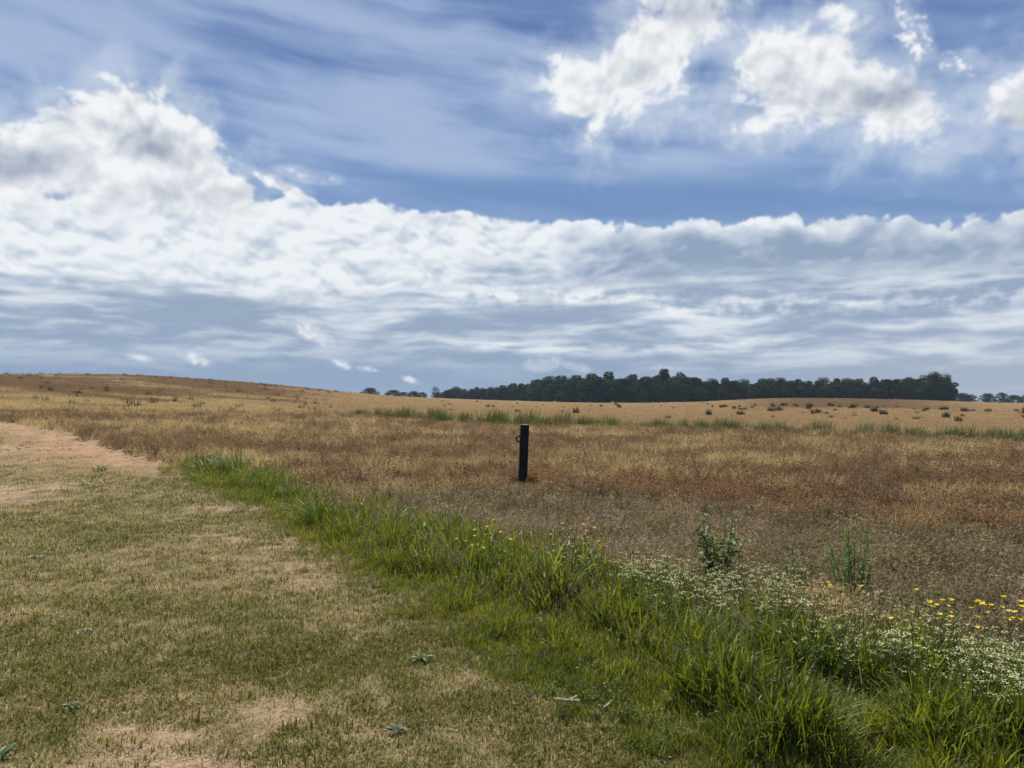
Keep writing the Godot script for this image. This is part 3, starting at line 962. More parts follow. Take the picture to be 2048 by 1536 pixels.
# wood outline: azimuth in degrees, distance, crown height in metres
const WOOD := [[-5.7, 560.0, 6.5], [-4.6, 545.0, 8.5], [-3.3, 530.0, 8.0], [-1.9, 510.0, 9.5], [-0.5, 490.0, 10.0], [0.9, 465.0, 11.5], [2.1, 445.0, 13.0], [3.2, 425.0, 15.0], [4.6, 415.0, 15.0], [6.0, 410.0, 16.6], [7.4, 408.0, 15.6], [8.0, 405.0, 13.2], [9.6, 405.0, 14.4], [10.9, 405.0, 16.6], [12.0, 405.0, 14.0], [14.1, 410.0, 12.2], [16.8, 415.0, 11.4], [18.4, 420.0, 10.8], [19.8, 425.0, 11.2], [20.1, 425.0, 9.6], [21.7, 425.0, 10.2], [23.8, 425.0, 10.8], [25.1, 425.0, 10.4], [26.3, 425.0, 11.6], [27.6, 425.0, 11.0], [28.2, 422.0, 13.8], [28.8, 420.0, 11.6], [29.25, 420.0, 7.0]]

func make_trees() -> void:
	var kinds := []
	for k in 5:
		kinds.append(crown_tree(500 + k * 7, 12.0, [4.6, 4.0, 5.2, 3.8, 4.6][k], [0.05, 0.08, 0.04, 0.07, 0.03][k], [17, 15, 19, 15, 20][k], 300, 0.62))
	var open_kind := crown_tree(560, 12.0, 6.4, 0.22, 13, 120, 0.6, 0.7)
	var round_kind := crown_tree(570, 12.0, 5.6, 0.03, 26, 280, 0.6)
	rng.seed = 47
	var row := 0
	for depth in [0.0, 7.0, 15.0, 26.0]:
		var az := -5.2 + row * 0.35
		while az < 28.9:
			var tall := along_wood(az, 2)
			var far: float = along_wood(az, 1) + depth + rng.randf_range(-3.0, 3.0)
			var h := tall * (rng.randf_range(0.72, 1.03) if row < 3 else rng.randf_range(0.82, 1.14))
			if row == 0:
				h *= rng.randf_range(0.6, 0.95)
			var a := deg_to_rad(az + rng.randf_range(-0.15, 0.15))
			var s := h / 12.0
			var wide := clampf(s, 0.75, 1.25) * rng.randf_range(0.95, 1.5)
			tree(kinds[rng.randi() % 5], "broadleaf_tree", sin(a) * far, -cos(a) * far, rng.randf() * TAU, Vector3(wide, s, wide), "%s %s-row tree of the far wood %s" % ["taller" if h > tall * 0.93 else "shorter", ["front", "second", "third", "rear"][row], where_wood(az)], "trees of the far wood")
			az += rad_to_deg(rng.randf_range(4.2, 6.4) * wide / far)
		row += 1
	var lone := [
		[open_kind, -5.55, 556.0, 0.72, 0.72, "spreading tree with sky showing through it at the left end of the wood"],
		[round_kind, 28.25, 419.0, 1.12, 0.98, "big rounded tree at the right end of the wood"],
		[kinds[4], 29.0, 421.0, 0.8, 0.85, "lower tree leaning out at the right tip of the wood"],
		[kinds[2], 10.9, 418.0, 1.42, 0.95, "tallest tree standing proud of the middle of the wood"],
		[round_kind, -10.2, 640.0, 0.60, 1.5, "low rounded tree alone on the skyline, leftmost of the far trees"],
		[round_kind, -8.55, 650.0, 0.52, 1.5, "second far tree from the left on the skyline"],
		[kinds[0], -7.85, 650.0, 0.40, 1.4, "smallest far tree on the skyline left of the wood"],
		[round_kind, -7.1, 640.0, 0.47, 1.2, "twin crowned far tree on the skyline just left of the wood"],
		[kinds[1], -6.5, 640.0, 0.42, 1.3, "far tree touching the left end of the wood on the skyline"],
		[round_kind, 29.75, 640.0, 0.58, 1.3, "far low tree just right of the wood's right end"],
		[kinds[2], 30.2, 640.0, 0.50, 1.1, "smaller far tree beside the gap right of the wood"],
		[round_kind, 31.15, 660.0, 0.60, 1.2, "far rounded tree between the gap and the picture's right edge"],
		[kinds[3], 31.85, 650.0, 0.68, 1.3, "tallest far tree near the right edge of the picture"],
		[round_kind, 32.5, 660.0, 0.52, 1.3, "far tree clump cut by the right edge of the picture"],
		[kinds[0], 33.2, 660.0, 0.55, 1.4, "far tree at the very right edge of the picture"]]
	for t in lone:
		var a := deg_to_rad(t[1])
		tree(t[0], "broadleaf_tree", sin(a) * t[2], -cos(a) * t[2], rng.randf() * TAU, Vector3(t[4], t[3], t[4]), t[5])

func where_wood(az: float) -> String:
	return "in its low left tail" if az < -2.5 else "where it rises above the post" if az < 2.0 else "in its highest part right of the post" if az < 8.0 else "around its tallest crown in the middle" if az < 13.0 else "in the level stretch right of the middle" if az < 19.5 else "above the grey mound at the right" if az < 25.0 else "near its rounded right end"

func along_wood(az: float, k: int) -> float:
	for i in WOOD.size() - 1:
		if az <= WOOD[i + 1][0]:
			return lerpf(WOOD[i][k], WOOD[i + 1][k], clampf((az - WOOD[i][0]) / (WOOD[i + 1][0] - WOOD[i][0]), 0.0, 1.0))
	return WOOD[-1][k]

# ---------------------------------------------------------------- tufts of tall grass that can be told apart
func make_tufts() -> void:
	var swale_shapes := []
	for k in 5:
		swale_shapes.append(tuft(600 + k, 120, 0.5, 0.5, 1.2, 0.024, 0.3, 0.9, [Color(0.10, 0.135, 0.065), Color(0.085, 0.12, 0.055), Color(0.125, 0.15, 0.08), Color(0.18, 0.18, 0.10)], 3, Vector2(0.9, 0.2)))
	rng.seed = 57
	# the green strip across the field
	var az := -13.0
	while az < 38.0:
		var r := swale(az) + rng.randf_range(-1.8, 2.4) * (1.8 if az < 2.0 else 1.1)
		var a := deg_to_rad(az)
		var s := rng.randf_range(0.5, 1.3) * (1.0 if az < 5.0 else 0.78)
		var thick := smoothstep(-0.28, 0.12, n_patch.get_noise_2d(az * 0.9, 3.0) + n_spot.get_noise_2d(az * 3.0, 9.0) * 0.5) * smoothstep(-14.0, -9.0, az)
		s *= 0.46 + 0.46 * thick
		if rng.randf() > 0.5 + 0.7 * thick:
			az += 0.15
			continue
		var o := thing("tall_grass_clump", on_land(sin(a) * r, -cos(a) * r), rng.randf_range(-0.5, 0.5), s)
		o.scale = Vector3(s * rng.randf_range(0.8, 1.4), s, s)
		part(o, "blades", swale_shapes[rng.randi() % 5], M.leaf).set_meta("kind", "stuff")
		tag(o, "%s green grass clump in the field's green strip %s" % ["high" if s > 0.85 else "low", "at its left end" if az < -6.0 else "left of the post" if az < 0.5 else "just right of the post" if az < 8.0 else "below the middle of the wood" if az < 16.0 else "below the grey mound" if az < 25.0 else "near the right edge"], "grass clump", "clumps of the green strip")
		az += rng.randf_range(0.06, 0.34) if absf(az - 0.3) > 0.9 else rng.randf_range(0.4, 0.7)
	# dark tufts scattered over the tan field
	var dark_shapes := []
	for k in 4:
		dark_shapes.append(tuft(620 + k, 90, 0.32, 0.35, 0.85, 0.04, 0.3, 0.6, [Color(0.05, 0.072, 0.03), Color(0.06, 0.085, 0.036), Color(0.085, 0.10, 0.05)], 2, Vector2(-0.7, 0.0)))
	var made := 0
	while made < 210:
		var t := rng.randf()
		var az2 := rng.randf_range(0.0, 36.0) if t < 0.93 else rng.randf_range(-7.0, 2.0)
		var r := lerpf(62.0, 205.0, pow(rng.randf(), 0.55))
		if az2 < 14.0:
			r = rng.randf_range(120.0, 330.0)
			if rng.randf() < 0.5:
				continue
		elif r < 95.0 and az2 < 26.0 and rng.randf() < 0.7:
			continue
		var a := deg_to_rad(az2)
		var p := Vector2(sin(a) * r, -cos(a) * r)
		if n_patch.get_noise_2d(p.x * 0.03, p.y * 0.03) < -0.12 and rng.randf() < 0.8:
			continue
		var s := lerpf(0.4, 1.7, pow(rng.randf(), 1.8))
		var o := thing("weed_tuft", on_land(p.x, p.y), rng.randf_range(-0.6, 0.6))
		o.scale = Vector3(s * rng.randf_range(0.8, 1.6), s, s * 1.2)
		part(o, "blades", dark_shapes[rng.randi() % 4], M.tree).set_meta("kind", "stuff")
		tag(o, "%s dark tuft on the tan field, %s, %s" % ["large" if s > 1.1 else "small", "close behind the green strip" if r < 95.0 else "halfway to the wood" if r < 170.0 else "near the wood", "left of the post" if az2 < 0.5 else "right of the post" if az2 < 14.0 else "below the grey mound" if az2 < 25.0 else "towards the right edge"], "grass tuft", "tufts on the tan field")
		made += 1
	# one dark upright tuft stands alone
	var lone := thing("weed_tuft", on_land(sin(deg_to_rad(11.2)) * 84.0, -cos(deg_to_rad(11.2)) * 84.0), 0.3, 0.9)
	part(lone, "blades", dark_shapes[1], M.tree).set_meta("kind", "stuff")
	tag(lone, "single almost black upright tuft alone in the tan field right of the post", "grass tuft")
	# small dry weeds on the left slope and its crest
	var specks := []
	for k in 3:
		specks.append(tuft(640 + k, 26, 0.3, 0.3, 0.85, 0.035, 0.4, 0.6, [Color(0.07, 0.062, 0.04), Color(0.10, 0.085, 0.055), Color(0.06, 0.075, 0.035)], 2))
	for i in 190:
		var az3 := rng.randf_range(-36.0, -12.0)
		var r := rng.randf_range(85.0, 250.0)
		if i > 130:
			r = rng.randf_range(215.0, 310.0)
		var a := deg_to_rad(az3)
		var s := rng.randf_range(0.6, 1.5)
		var o := thing("slope_weed", on_land(sin(a) * r, -cos(a) * r), rng.randf() * TAU)
		o.scale = Vector3(s * rng.randf_range(0.8, 1.8), s, s)
		part(o, "blades", specks[i % 3], M.tree).set_meta("kind", "stuff")
		tag(o, "%s dark weed on the left slope, %s, %s" % ["bigger" if s > 1.0 else "tiny", "on its crest" if r > 210.0 else "on its upper half" if r > 150.0 else "at its foot", "by the left edge" if az3 < -27.0 else "halfway along it" if az3 < -19.0 else "where it sinks rightwards"], "weed", "weeds on the left slope")

# ---------------------------------------------------------------- post
func make_post() -> void:
	var at := on_land(0.2, -15.3)
	var post := thing("wooden_post", at, 0.10)
	post.rotation = Vector3(0.0, 0.10, deg_to_rad(-2.2))
	var dark := StandardMaterial3D.new()
	dark.albedo_texture = noise_texture(61, 0.02, Color(0.05, 0.055, 0.075), Color(0.24, 0.235, 0.24))
	dark.uv1_triplanar = true
	dark.uv1_scale = Vector3(5.0, 0.3, 5.0)
	dark.normal_enabled = true
	dark.normal_texture = noise_texture(62, 0.03, Color.BLACK, Color.WHITE, true, 8.0)
	dark.roughness = 0.85
	dark.metallic_specular = 0.25
	var hw := 0.082
	var h := 1.19
	var cut := 0.012
	# chamfered shaft with a broken lower corner
	var ring := [Vector2(-hw + cut, -hw), Vector2(hw - cut, -hw), Vector2(hw, -hw + cut), Vector2(hw, hw - cut), Vector2(hw - cut, hw), Vector2(-hw + cut, hw), Vector2(-hw, hw - cut), Vector2(-hw, -hw + cut)]
	start(700)
	var levels := [-0.15, 0.0, 0.09, 0.4, 0.8, h - 0.01, h]
	for k in levels.size() - 1:
		for i in 8:
			var p: Vector2 = ring[i]
			var q: Vector2 = ring[(i + 1) % 8]
			var s0: float = 1.0 - 0.07 * exp(-pow((levels[k] - 0.03) / 0.06, 2.0)) - (0.06 if k == 6 else 0.0)
			var s1: float = 1.0 - 0.07 * exp(-pow((levels[k + 1] - 0.03) / 0.06, 2.0)) - (0.06 if k + 1 == 6 else 0.0)
			quad(Vector3(p.x * s0, levels[k], p.y * s0), Vector3(p.x * s1, levels[k + 1], p.y * s1), Vector3(q.x * s1, levels[k + 1], q.y * s1), Vector3(q.x * s0, levels[k], q.y * s0), Color.WHITE)
	part(post, "shaft", finish(), dark)
	start(701)
	for i in 8:
		var p: Vector2 = ring[i] * 0.94
		var q: Vector2 = ring[(i + 1) % 8] * 0.94
		tri(Vector3(0, h + 0.004, 0), Vector3(q.x, h + 0.001, q.y), Vector3(p.x, h + 0.001, p.y), Color(1, 1, 1))
	var grain := StandardMaterial3D.new()
	grain.albedo_texture = noise_texture(63, 0.02, Color(0.42, 0.44, 0.40), Color(0.66, 0.66, 0.60))
	grain.uv1_triplanar = true
	grain.uv1_scale = Vector3(5, 5, 5)
	grain.roughness = 0.9
	var top := part(post, "top_face", finish(), grain)
	top.set_meta("label", "weathered pale grey cut top of the post")
	# bent iron ring on the left side
	var iron := StandardMaterial3D.new()
	iron.albedo_texture = noise_texture(64, 0.05, Color(0.07, 0.07, 0.08), Color(0.20, 0.17, 0.15))
	iron.uv1_triplanar = true
	iron.uv1_scale = Vector3(8, 8, 8)
	iron.metallic = 0.6
	iron.roughness = 0.65
	var eye := Node3D.new()
	eye.name = "gate_ring"
	eye.position = Vector3(-hw - 0.022, h - 0.275, 0.0)
	post.add_child(eye, true)
	start(702)
	var n := 8
	var big := 0.048
	var thin := 0.016
	for i in n:
		var a0 := TAU * i / n + 0.2
		var a1 := TAU * (i + 1) / n + 0.2
		stick(Vector3(cos(a0) * big * 0.95, sin(a0) * big * 1.18, 0), Vector3(cos(a1) * big * 0.95, sin(a1) * big * 1.18, 0), thin, thin, Color.WHITE, 8)
	part(eye, "ring", finish(), iron)
	start(703)
	quad(Vector3(0.018, -0.06, -0.03), Vector3(0.018, 0.06, -0.03), Vector3(0.018, 0.06, 0.03), Vector3(0.018, -0.06, 0.03), Color.WHITE)
	quad(Vector3(0.018, 0.06, -0.03), Vector3(0.03, 0.06, -0.03), Vector3(0.03, 0.06, 0.03), Vector3(0.018, 0.06, 0.03), Color.WHITE)
	quad(Vector3(0.018, -0.06, 0.03), Vector3(0.018, 0.06, 0.03), Vector3(0.03, 0.06, 0.03), Vector3(0.03, -0.06, 0.03), Color.WHITE)
	part(eye, "plate", finish(), iron)
	tag(post, "dark square wooden post with an iron ring, alone in the brown field", "post")

# ---------------------------------------------------------------- single weeds
func rosette(at: Vector2, leaves: int, length: float, width: float, rise: float, cols: Array, label: String, seed_: int) -> void:
	var o := thing("broadleaf_weed", on_land(at.x, at.y) + Vector3(0, 0.008, 0), 0.0)
	for i in leaves:
		start(seed_ + i)
		var a := i * 2.4 + rng.randf_range(-0.3, 0.3)
		var up := rise * rng.randf_range(0.5, 1.3)
		leaf(Vector3(cos(a), 0, sin(a)) * 0.008, Vector3(cos(a), up, sin(a)), length * rng.randf_range(0.6, 1.15), width * rng.randf_range(0.75, 1.2), rng.randf_range(0.5, 1.2) * (0.5 + up), any(cols), 5)
		part(o, "leaf", finish(), M.shiny)
	tag(o, label, "weed")

# upright weed: stems with lance-shaped leaves, each stem and leaf a piece of its own
func leafy_weed(called: String, at: Vector2, stems: int, tall: float, spread: float, per: int, length: float, width: float, cols: Array, stem_col: Color, label: String, seed_: int) -> void:
	var o := thing(called, on_land(at.x, at.y), 0.0)
	for i in stems:
		start(seed_ + i * 31)
		var a := rng.randf() * TAU
		var foot := Vector3(cos(a), 0, sin(a)) * rng.randf() * spread * 0.3
		var head := foot + Vector3(cos(a) * spread * rng.randf_range(0.2, 1.0), tall * rng.randf_range(0.6, 1.05), sin(a) * spread * rng.randf_range(0.2, 1.0))
		var elbow := foot.lerp(head, 0.5) + Vector3(rng.randf_range(-0.02, 0.02), 0.02, rng.randf_range(-0.02, 0.02))
		stick(foot - Vector3(0, 0.01, 0), elbow, 0.0045, 0.0035, stem_col)
		stick(elbow, head, 0.0035, 0.0012, stem_col)
		var s := part(o, "stem", finish(), M.leaf)
		for k in per:
			start(seed_ + i * 31 + k + 1)
			var t := (k + 0.6) / per
			var p := foot.lerp(elbow, t * 2.0) if t < 0.5 else elbow.lerp(head, t * 2.0 - 1.0)
			var b := k * 2.4 + i
			leaf(p, Vector3(cos(b), 0.75, sin(b)), length * rng.randf_range(0.6, 1.1) * (1.15 - 0.5 * t), width * rng.randf_range(0.7, 1.1), rng.randf_range(0.6, 2.0), any(cols), 4)
			part(s, "leaf", finish(), M.leaf)
	tag(o, label, "weed")

# feathery weed: stems closely set with tiny leaves
func feathery_weed(at: Vector2, stems: int, tall: float, spread: float, cols: Array, label: String, seed_: int) -> void:
	var o := thing("feathery_weed", on_land(at.x, at.y), 0.0)
	for i in stems:
		start(seed_ + i * 17)
		var a := rng.randf() * TAU
		var foot := Vector3(cos(a), 0, sin(a)) * rng.randf() * spread * 0.4
		var head := foot + Vector3(cos(a) * spread * rng.randf(), tall * rng.randf_range(0.55, 1.05), sin(a) * spread * rng.randf())
		stick(foot, head, 0.003, 0.001, cols[0])
		for k in int(tall * 230.0):
			var t := rng.randf_range(0.12, 1.0)
			var p := foot.lerp(head, t)
			var d := Vector3(rng.randf_range(-1, 1), rng.randf_range(0.1, 1.2), rng.randf_range(-1, 1)).normalized()
			leaf(p, d, rng.randf_range(0.02, 0.055) * (1.2 - 0.5 * t), 0.009, 0.4, any(cols), 2)
		part(o, "stem", finish(), M.leaf)
	tag(o, label, "weed")

func big_clump(at: Vector2, size: Vector3, count: int, seed_: int, cols: Array, label: String, wind: Vector2, width := 0.009) -> void:
	var o := thing("grass_tussock", on_land(at.x, at.y), 0.0)
	o.scale = size
	part(o, "blades", tuft(seed_, count, 0.16, 0.25, 0.62, width, 0.5, 1.5, cols, 5, wind), M.leaf).set_meta("kind", "stuff")
	tag(o, label, "grass tussock")

const G1 := [Color(0.10, 0.155, 0.04), Color(0.08, 0.125, 0.035), Color(0.125, 0.17, 0.06)]
const G2 := [Color(0.055, 0.095, 0.03), Color(0.07, 0.115, 0.035), Color(0.085, 0.13, 0.045)]
const G3 := [Color(0.16, 0.225, 0.075), Color(0.13, 0.20, 0.06), Color(0.19, 0.24, 0.10)]
const GP := [Color(0.085, 0.11, 0.055), Color(0.10, 0.125, 0.07), Color(0.065, 0.09, 0.042)]

func make_weeds() -> void:
	rosette(Vector2(-0.57, -4.95), 13, 0.088, 0.021, 0.8, G2, "star-shaped broad-leaved weed with shiny pale leaves in the middle of the lawn", 800)
	rosette(Vector2(-2.3, -4.16), 14, 0.055, 0.026, 0.6, G2, "dark green low weed on the lawn near the bottom left", 820)
	rosette(Vector2(-0.56, -3.86), 14, 0.055, 0.02, 0.8, GP, "greyish leafy weed low on the lawn at the bottom centre", 840)
	rosette(Vector2(-2.3, -3.56), 12, 0.085, 0.026, 0.8, G2, "broad-leaved weed cut by the lower left corner", 860)
	rosette(Vector2(0.92, -4.24), 14, 0.12, 0.032, 0.9, G1, "broad-leaved weed at the edge of the verge, right of the pale stick", 880)
	rosette(Vector2(0.76, -6.15), 16, 0.2, 0.04, 1.7, G1, "dark broad-leaved clump standing in the middle of the verge grass", 900)
	rosette(Vector2(-1.28, -10.7), 15, 0.3, 0.06, 1.8, G3, "bright yellow-green broad-leaved plant at the outer edge of the verge", 930)
	rosette(Vector2(-3.0, -5.55), 9, 0.07, 0.022, 0.6, G2, "small dark weed on the left half of the lawn", 950)
	rosette(Vector2(-4.9, -8.2), 10, 0.11, 0.03, 0.5, G2, "flat weed beside a dry stalk near the left edge of the lawn", 965)
	leafy_weed("dock_plant", Vector2(1.72, -6.6), 20, 0.70, 0.2, 10, 0.15, 0.042, G1, Color(0.10, 0.12, 0.05), "tall dark dock plant with narrow leaves rising over the white flowers", 1000)
	leafy_weed("dock_plant", Vector2(-1.8, -11.6), 6, 0.42, 0.10, 7, 0.11, 0.02, GP, Color(0.10, 0.12, 0.05), "slender grey-green leafy weed at the verge left of the post", 1400)
	leafy_weed("dock_plant", Vector2(-2.35, -11.2), 4, 0.34, 0.12, 5, 0.10, 0.02, GP, Color(0.10, 0.12, 0.05), "thin leafy weed left of the slender one on the verge edge", 1700)
	feathery_weed(Vector2(2.55, -5.95), 22, 0.64, 0.2, G3, "tall feathery green weed behind the white flowers at the right", 2000)
	feathery_weed(Vector2(2.2, -6.15), 9, 0.48, 0.14, G1, "shorter feathery weed left of the tall feathery one", 2200)
	feathery_weed(Vector2(-1.6, -13.2), 7, 0.26, 0.4, G3, "pale green spreading low plant in the dry grass left of the post", 2300)
	feathery_weed(Vector2(-4.75, -29.0), 12, 0.42, 0.28, GP, "small green bush alone in the brown field left of the post", 2400)
	feathery_weed(Vector2(-0.75, -15.0), 6, 0.12, 0.35, G3, "low yellow-green plant at the foot of the post", 2500)
	big_clump(Vector2(-5.85, -16.6), Vector3(1.35, 1.15, 1.35), 150, 2600, G1, "tall green grass tussock with drooping tips, highest at the verge's far end", Vector2(-0.8, 0.3))
	big_clump(Vector2(-4.3, -14.1), Vector3(1.3, 0.75, 1.2), 120, 2610, G1, "green tussock right of the tallest one at the verge's far end", Vector2(0.2, 0.3))
	big_clump(Vector2(-5.0, -15.4), Vector3(1.3, 0.7, 1.2), 110, 2620, G3, "lighter green tussock between the two taller ones at the verge's far end", Vector2(0.2, 0.3))
	big_clump(Vector2(-6.9, -17.8), Vector3(1.5, 0.6, 1.3), 110, 2630, GP, "greyish green tussock at the verge's far tip", Vector2(-0.3, 0.2))
	big_clump(Vector2(-6.4, -16.0), Vector3(0.7, 0.35, 0.7), 60, 2640, G2, "small dark tussock left of the tallest one by the lawn edge", Vector2(0.0, 0.2))
	big_clump(Vector2(-2.55, -10.4), Vector3(1.2, 0.75, 1.2), 130, 2650, G1, "bright tussock with pale drooping blades beside the bare orange patch", Vector2(-0.6, 0.4))
	big_clump(Vector2(-3.55, -12.9), Vector3(1.1, 0.6, 1.1), 110, 2660, G2, "dark green tussock behind the bare orange patch", Vector2(-0.2, 0.2))
	big_clump(Vector2(-9.2, -17.6), Vector3(0.9, 0.4, 0.9), 60, 2670, G2, "dark grass tuft alone on the lawn before the worn track", Vector2(0.3, 0.2))
	big_clump(Vector2(1.75, -4.6), Vector3(0.9, 0.75, 0.9), 70, 2680, G1, "broad-bladed grass tussock arching below the white flowers", Vector2(0.3, 0.6), 0.014)
	big_clump(Vector2(2.35, -3.75), Vector3(0.9, 0.62, 0.9), 70, 2690, G1, "broad-bladed grass tussock near the lower right corner", Vector2(0.3, 0.6), 0.014)
	big_clump(Vector2(1.2, -5.0), Vector3(0.8, 0.6, 0.8), 60, 2695, G3, "light green grass tussock in the verge right of the broad-leaved clump", Vector2(0.3, 0.6), 0.012)

# ---------------------------------------------------------------- flowers and seed stems
func make_flowers() -> void:
	# white flowering weeds: thin forked stems with flat heads of tiny flowers
	var stems := []
	var heads := []
	for k in 5:
		start(3000 + k)
		var tips := []
		for i in 5:
			var foot := Vector3(rng.randf_range(-0.04, 0.04), -0.01, rng.randf_range(-0.04, 0.04))
			var fork := foot + Vector3(rng.randf_range(-0.05, 0.05), rng.randf_range(0.12, 0.28), rng.randf_range(-0.05, 0.05))
			stick(foot, fork, 0.0016, 0.0012, Color(0.14, 0.17, 0.06), 3)
			for j in 3:
				var tip := fork + Vector3(rng.randf_range(-0.06, 0.06), rng.randf_range(0.04, 0.11), rng.randf_range(-0.06, 0.06))
				stick(fork, tip, 0.0011, 0.0008, Color(0.16, 0.19, 0.07), 3)
				tips.append(tip)
			for j in 5:
				var a := rng.randf() * TAU
				leaf(foot.lerp(fork, rng.randf_range(0.2, 1.0)), Vector3(cos(a), 0.6, sin(a)), rng.randf_range(0.02, 0.045), 0.009, 0.6, any(G1), 2)
		stems.append(finish())
		start(3050 + k)
		for tip in tips:
			var many := rng.randi_range(4, 12)
			for j in many:
				var p: Vector3 = tip + Vector3(rng.randf_range(-0.013, 0.013), rng.randf_range(-0.003, 0.004), rng.randf_range(-0.013, 0.013))
				var e := Vector3(rng.randf_range(-1, 1), rng.randf_range(-0.3, 0.3), rng.randf_range(-1, 1)).normalized() * rng.randf_range(0.0022, 0.0042)
				var f := e.cross(Vector3.UP + Vector3(rng.randf_range(-0.6, 0.6), 0, rng.randf_range(-0.6, 0.6))).normalized() * e.length()
				quad(p - e, p + f, p + e, p - f, any([Color(0.56, 0.56, 0.30), Color(0.64, 0.63, 0.42), Color(0.42, 0.47, 0.19)]))
		heads.append(finish())
	rng.seed = 67
	var made := 0
	var tries := 0
	while made < 300 and tries < 9000:
		tries += 1
		var d := lerpf(3.5, 6.9, pow(rng.randf(), 1.5))
		var x := along(VERGE_OUT, d) - rng.randf_range(-0.2, 0.95) * (1.0 if d < 6.0 else 0.7)
		if n_spot.get_noise_2d(x * 1.2, d * 1.2) < -0.12 and rng.randf() < 0.7:
			continue
		var s := rng.randf_range(0.8, 1.3) * (1.0 if d < 7.0 else 0.85)
		var o := thing("white_flower_weed", on_land(x, -d), rng.randf() * TAU, s)
		var k := rng.randi() % 5
		part(o, "stems", stems[k], M.leaf)
		part(o, "flower_heads", heads[k], M.flower).set_meta("kind", "stuff")
		tag(o, "%s white flower plant, %s of the flower band, %s" % ["tall" if s > 0.95 else "low", "field side" if x > along(VERGE_OUT, d) - 0.2 else "lawn side", "by the buttercups" if d < 4.6 else "below the feathery weed" if d < 5.5 else "below the dock plant" if d < 6.4 else "at its far left end"], "white flower", "white flowers along the verge")
		made += 1
	# yellow buttercups
	start(3100)
	stick(Vector3(0, -0.01, 0), Vector3(0.02, 0.2, 0.01), 0.0018, 0.0014, Color(0.11, 0.15, 0.05), 4)
	stick(Vector3(0.02, 0.2, 0.01), Vector3(0.01, 0.4, 0), 0.0014, 0.001, Color(0.11, 0.15, 0.05), 4)
	for j in 4:
		leaf(Vector3(0.015, 0.06 + 0.05 * j, 0.005), Vector3(cos(j * 2.1), 0.7, sin(j * 2.1)), 0.05, 0.012, 0.8, Color(0.09, 0.14, 0.04), 3)
	var cup_stem := finish()
	start(3101)
	var petals := []
	for i in 5:
		start(3101 + i)
		var a := TAU * i / 5.0
		var d := Vector3(cos(a), 0, sin(a))
		var side := Vector3(-sin(a), 0, cos(a))
		var c := Color(0.78, 0.60, 0.03)
		var o0 := Vector3(0.01, 0.4, 0)
		quad(o0, o0 + d * 0.007 + side * 0.007 + Vector3.UP * 0.004, o0 + d * 0.015 + side * 0.005 + Vector3.UP * 0.010, o0 + d * 0.013 + Vector3.UP * 0.007, c)
		quad(o0, o0 + d * 0.013 + Vector3.UP * 0.007, o0 + d * 0.015 - side * 0.005 + Vector3.UP * 0.010, o0 + d * 0.007 - side * 0.007 + Vector3.UP * 0.004, c)
		petals.append(finish())
	rng.seed = 77
	for i in 78:
		var p: Vector2
		if i < 54:
			var t := pow(rng.randf(), 0.7)
			p = Vector2(lerpf(2.15, 3.05, t) + rng.randf_range(-0.08, 0.2), -lerpf(5.0, 4.45, t) + rng.randf_range(-0.35, 0.25))
		else:
			p = Vector2(rng.randf_range(-0.5, 0.85), -rng.randf_range(6.9, 8.0))
		var o := thing("buttercup", on_land(p.x, p.y), rng.randf() * TAU)
		var s := rng.randf_range(0.8, 1.1)
		o.scale = Vector3(s * 1.05, s * rng.randf_range(0.85, 1.15), s * 1.05)
		o.rotation.z = rng.randf_range(-0.3, 0.3)
		o.rotation.x = rng.randf_range(-0.15, 0.3)
		part(o, "stem", cup_stem, M.leaf)
		for m in petals:
			part(o, "petal", m, M.flower)
		tag(o, "yellow buttercup behind the white flowers at the right" if i < 54 else "yellow buttercup in the verge grass below the post", "buttercup", "buttercups at the right" if i < 54 else "buttercups below the post")
	# grass stems gone to seed
	var seed_stems := []
	var seed_heads := []
	for k in 4:
		start(3200 + k)
		var bend := rng.randf_range(-0.1, 0.1)
		var c := Color(0.13, 0.135, 0.06) if k % 2 else Color(0.17, 0.13, 0.08)
		stick(Vector3(0, -0.01, 0), Vector3(bend * 0.4, 0.3, 0), 0.0017, 0.0013, c, 3)
		stick(Vector3(bend * 0.4, 0.3, 0), Vector3(bend, 0.56, 0.01), 0.0013, 0.0008, c, 3)
		blade(Vector3(0, 0.05, 0), k * 1.7, 0.26, 0.005, 0.5, 1.4, Color(0.12, 0.16, 0.05))
		seed_stems.append(finish())
		start(3250 + k)
		for j in 34:
			var t := rng.randf()
			var q := Vector3(bend * 0.4, 0.3, 0).lerp(Vector3(bend, 0.56, 0.01), 0.5 + 0.52 * t)
			var e := Vector3(rng.randf_range(-1, 1), rng.randf_range(0.2, 1.2), rng.randf_range(-1, 1)).normalized() * rng.randf_range(0.008, 0.02) * (1.2 - 0.6 * t)
			var f := e.cross(Vector3(0.3, 0.1, 0.9)).normalized() * 0.0022
			tri(q - f, q + f, q + e, any([Color(0.26, 0.22, 0.15), Color(0.2, 0.2, 0.11), Color(0.33, 0.29, 0.22)]))
		seed_heads.append(finish())
	rng.seed = 87
	for i in 130:
		var d := rng.randf_range(5.2, 11.5) if i < 95 else rng.randf_range(4.0, 6.5)
		var x := lerpf(along(VERGE_IN, d), along(VERGE_OUT, d), rng.randf_range(0.35, 1.1))
		var o := thing("seeding_grass_stem", on_land(x, -d), rng.randf() * TAU)
		var s := rng.randf_range(0.65, 1.1)
		o.scale = Vector3(1.0, s, 1.0)
		o.rotation.z = rng.randf_range(-0.15, 0.15)
		var k := rng.randi() % 4
		part(o, "stem", seed_stems[k], M.leaf)
		part(o, "seed_head", seed_heads[k], M.dry).set_meta("kind", "stuff")
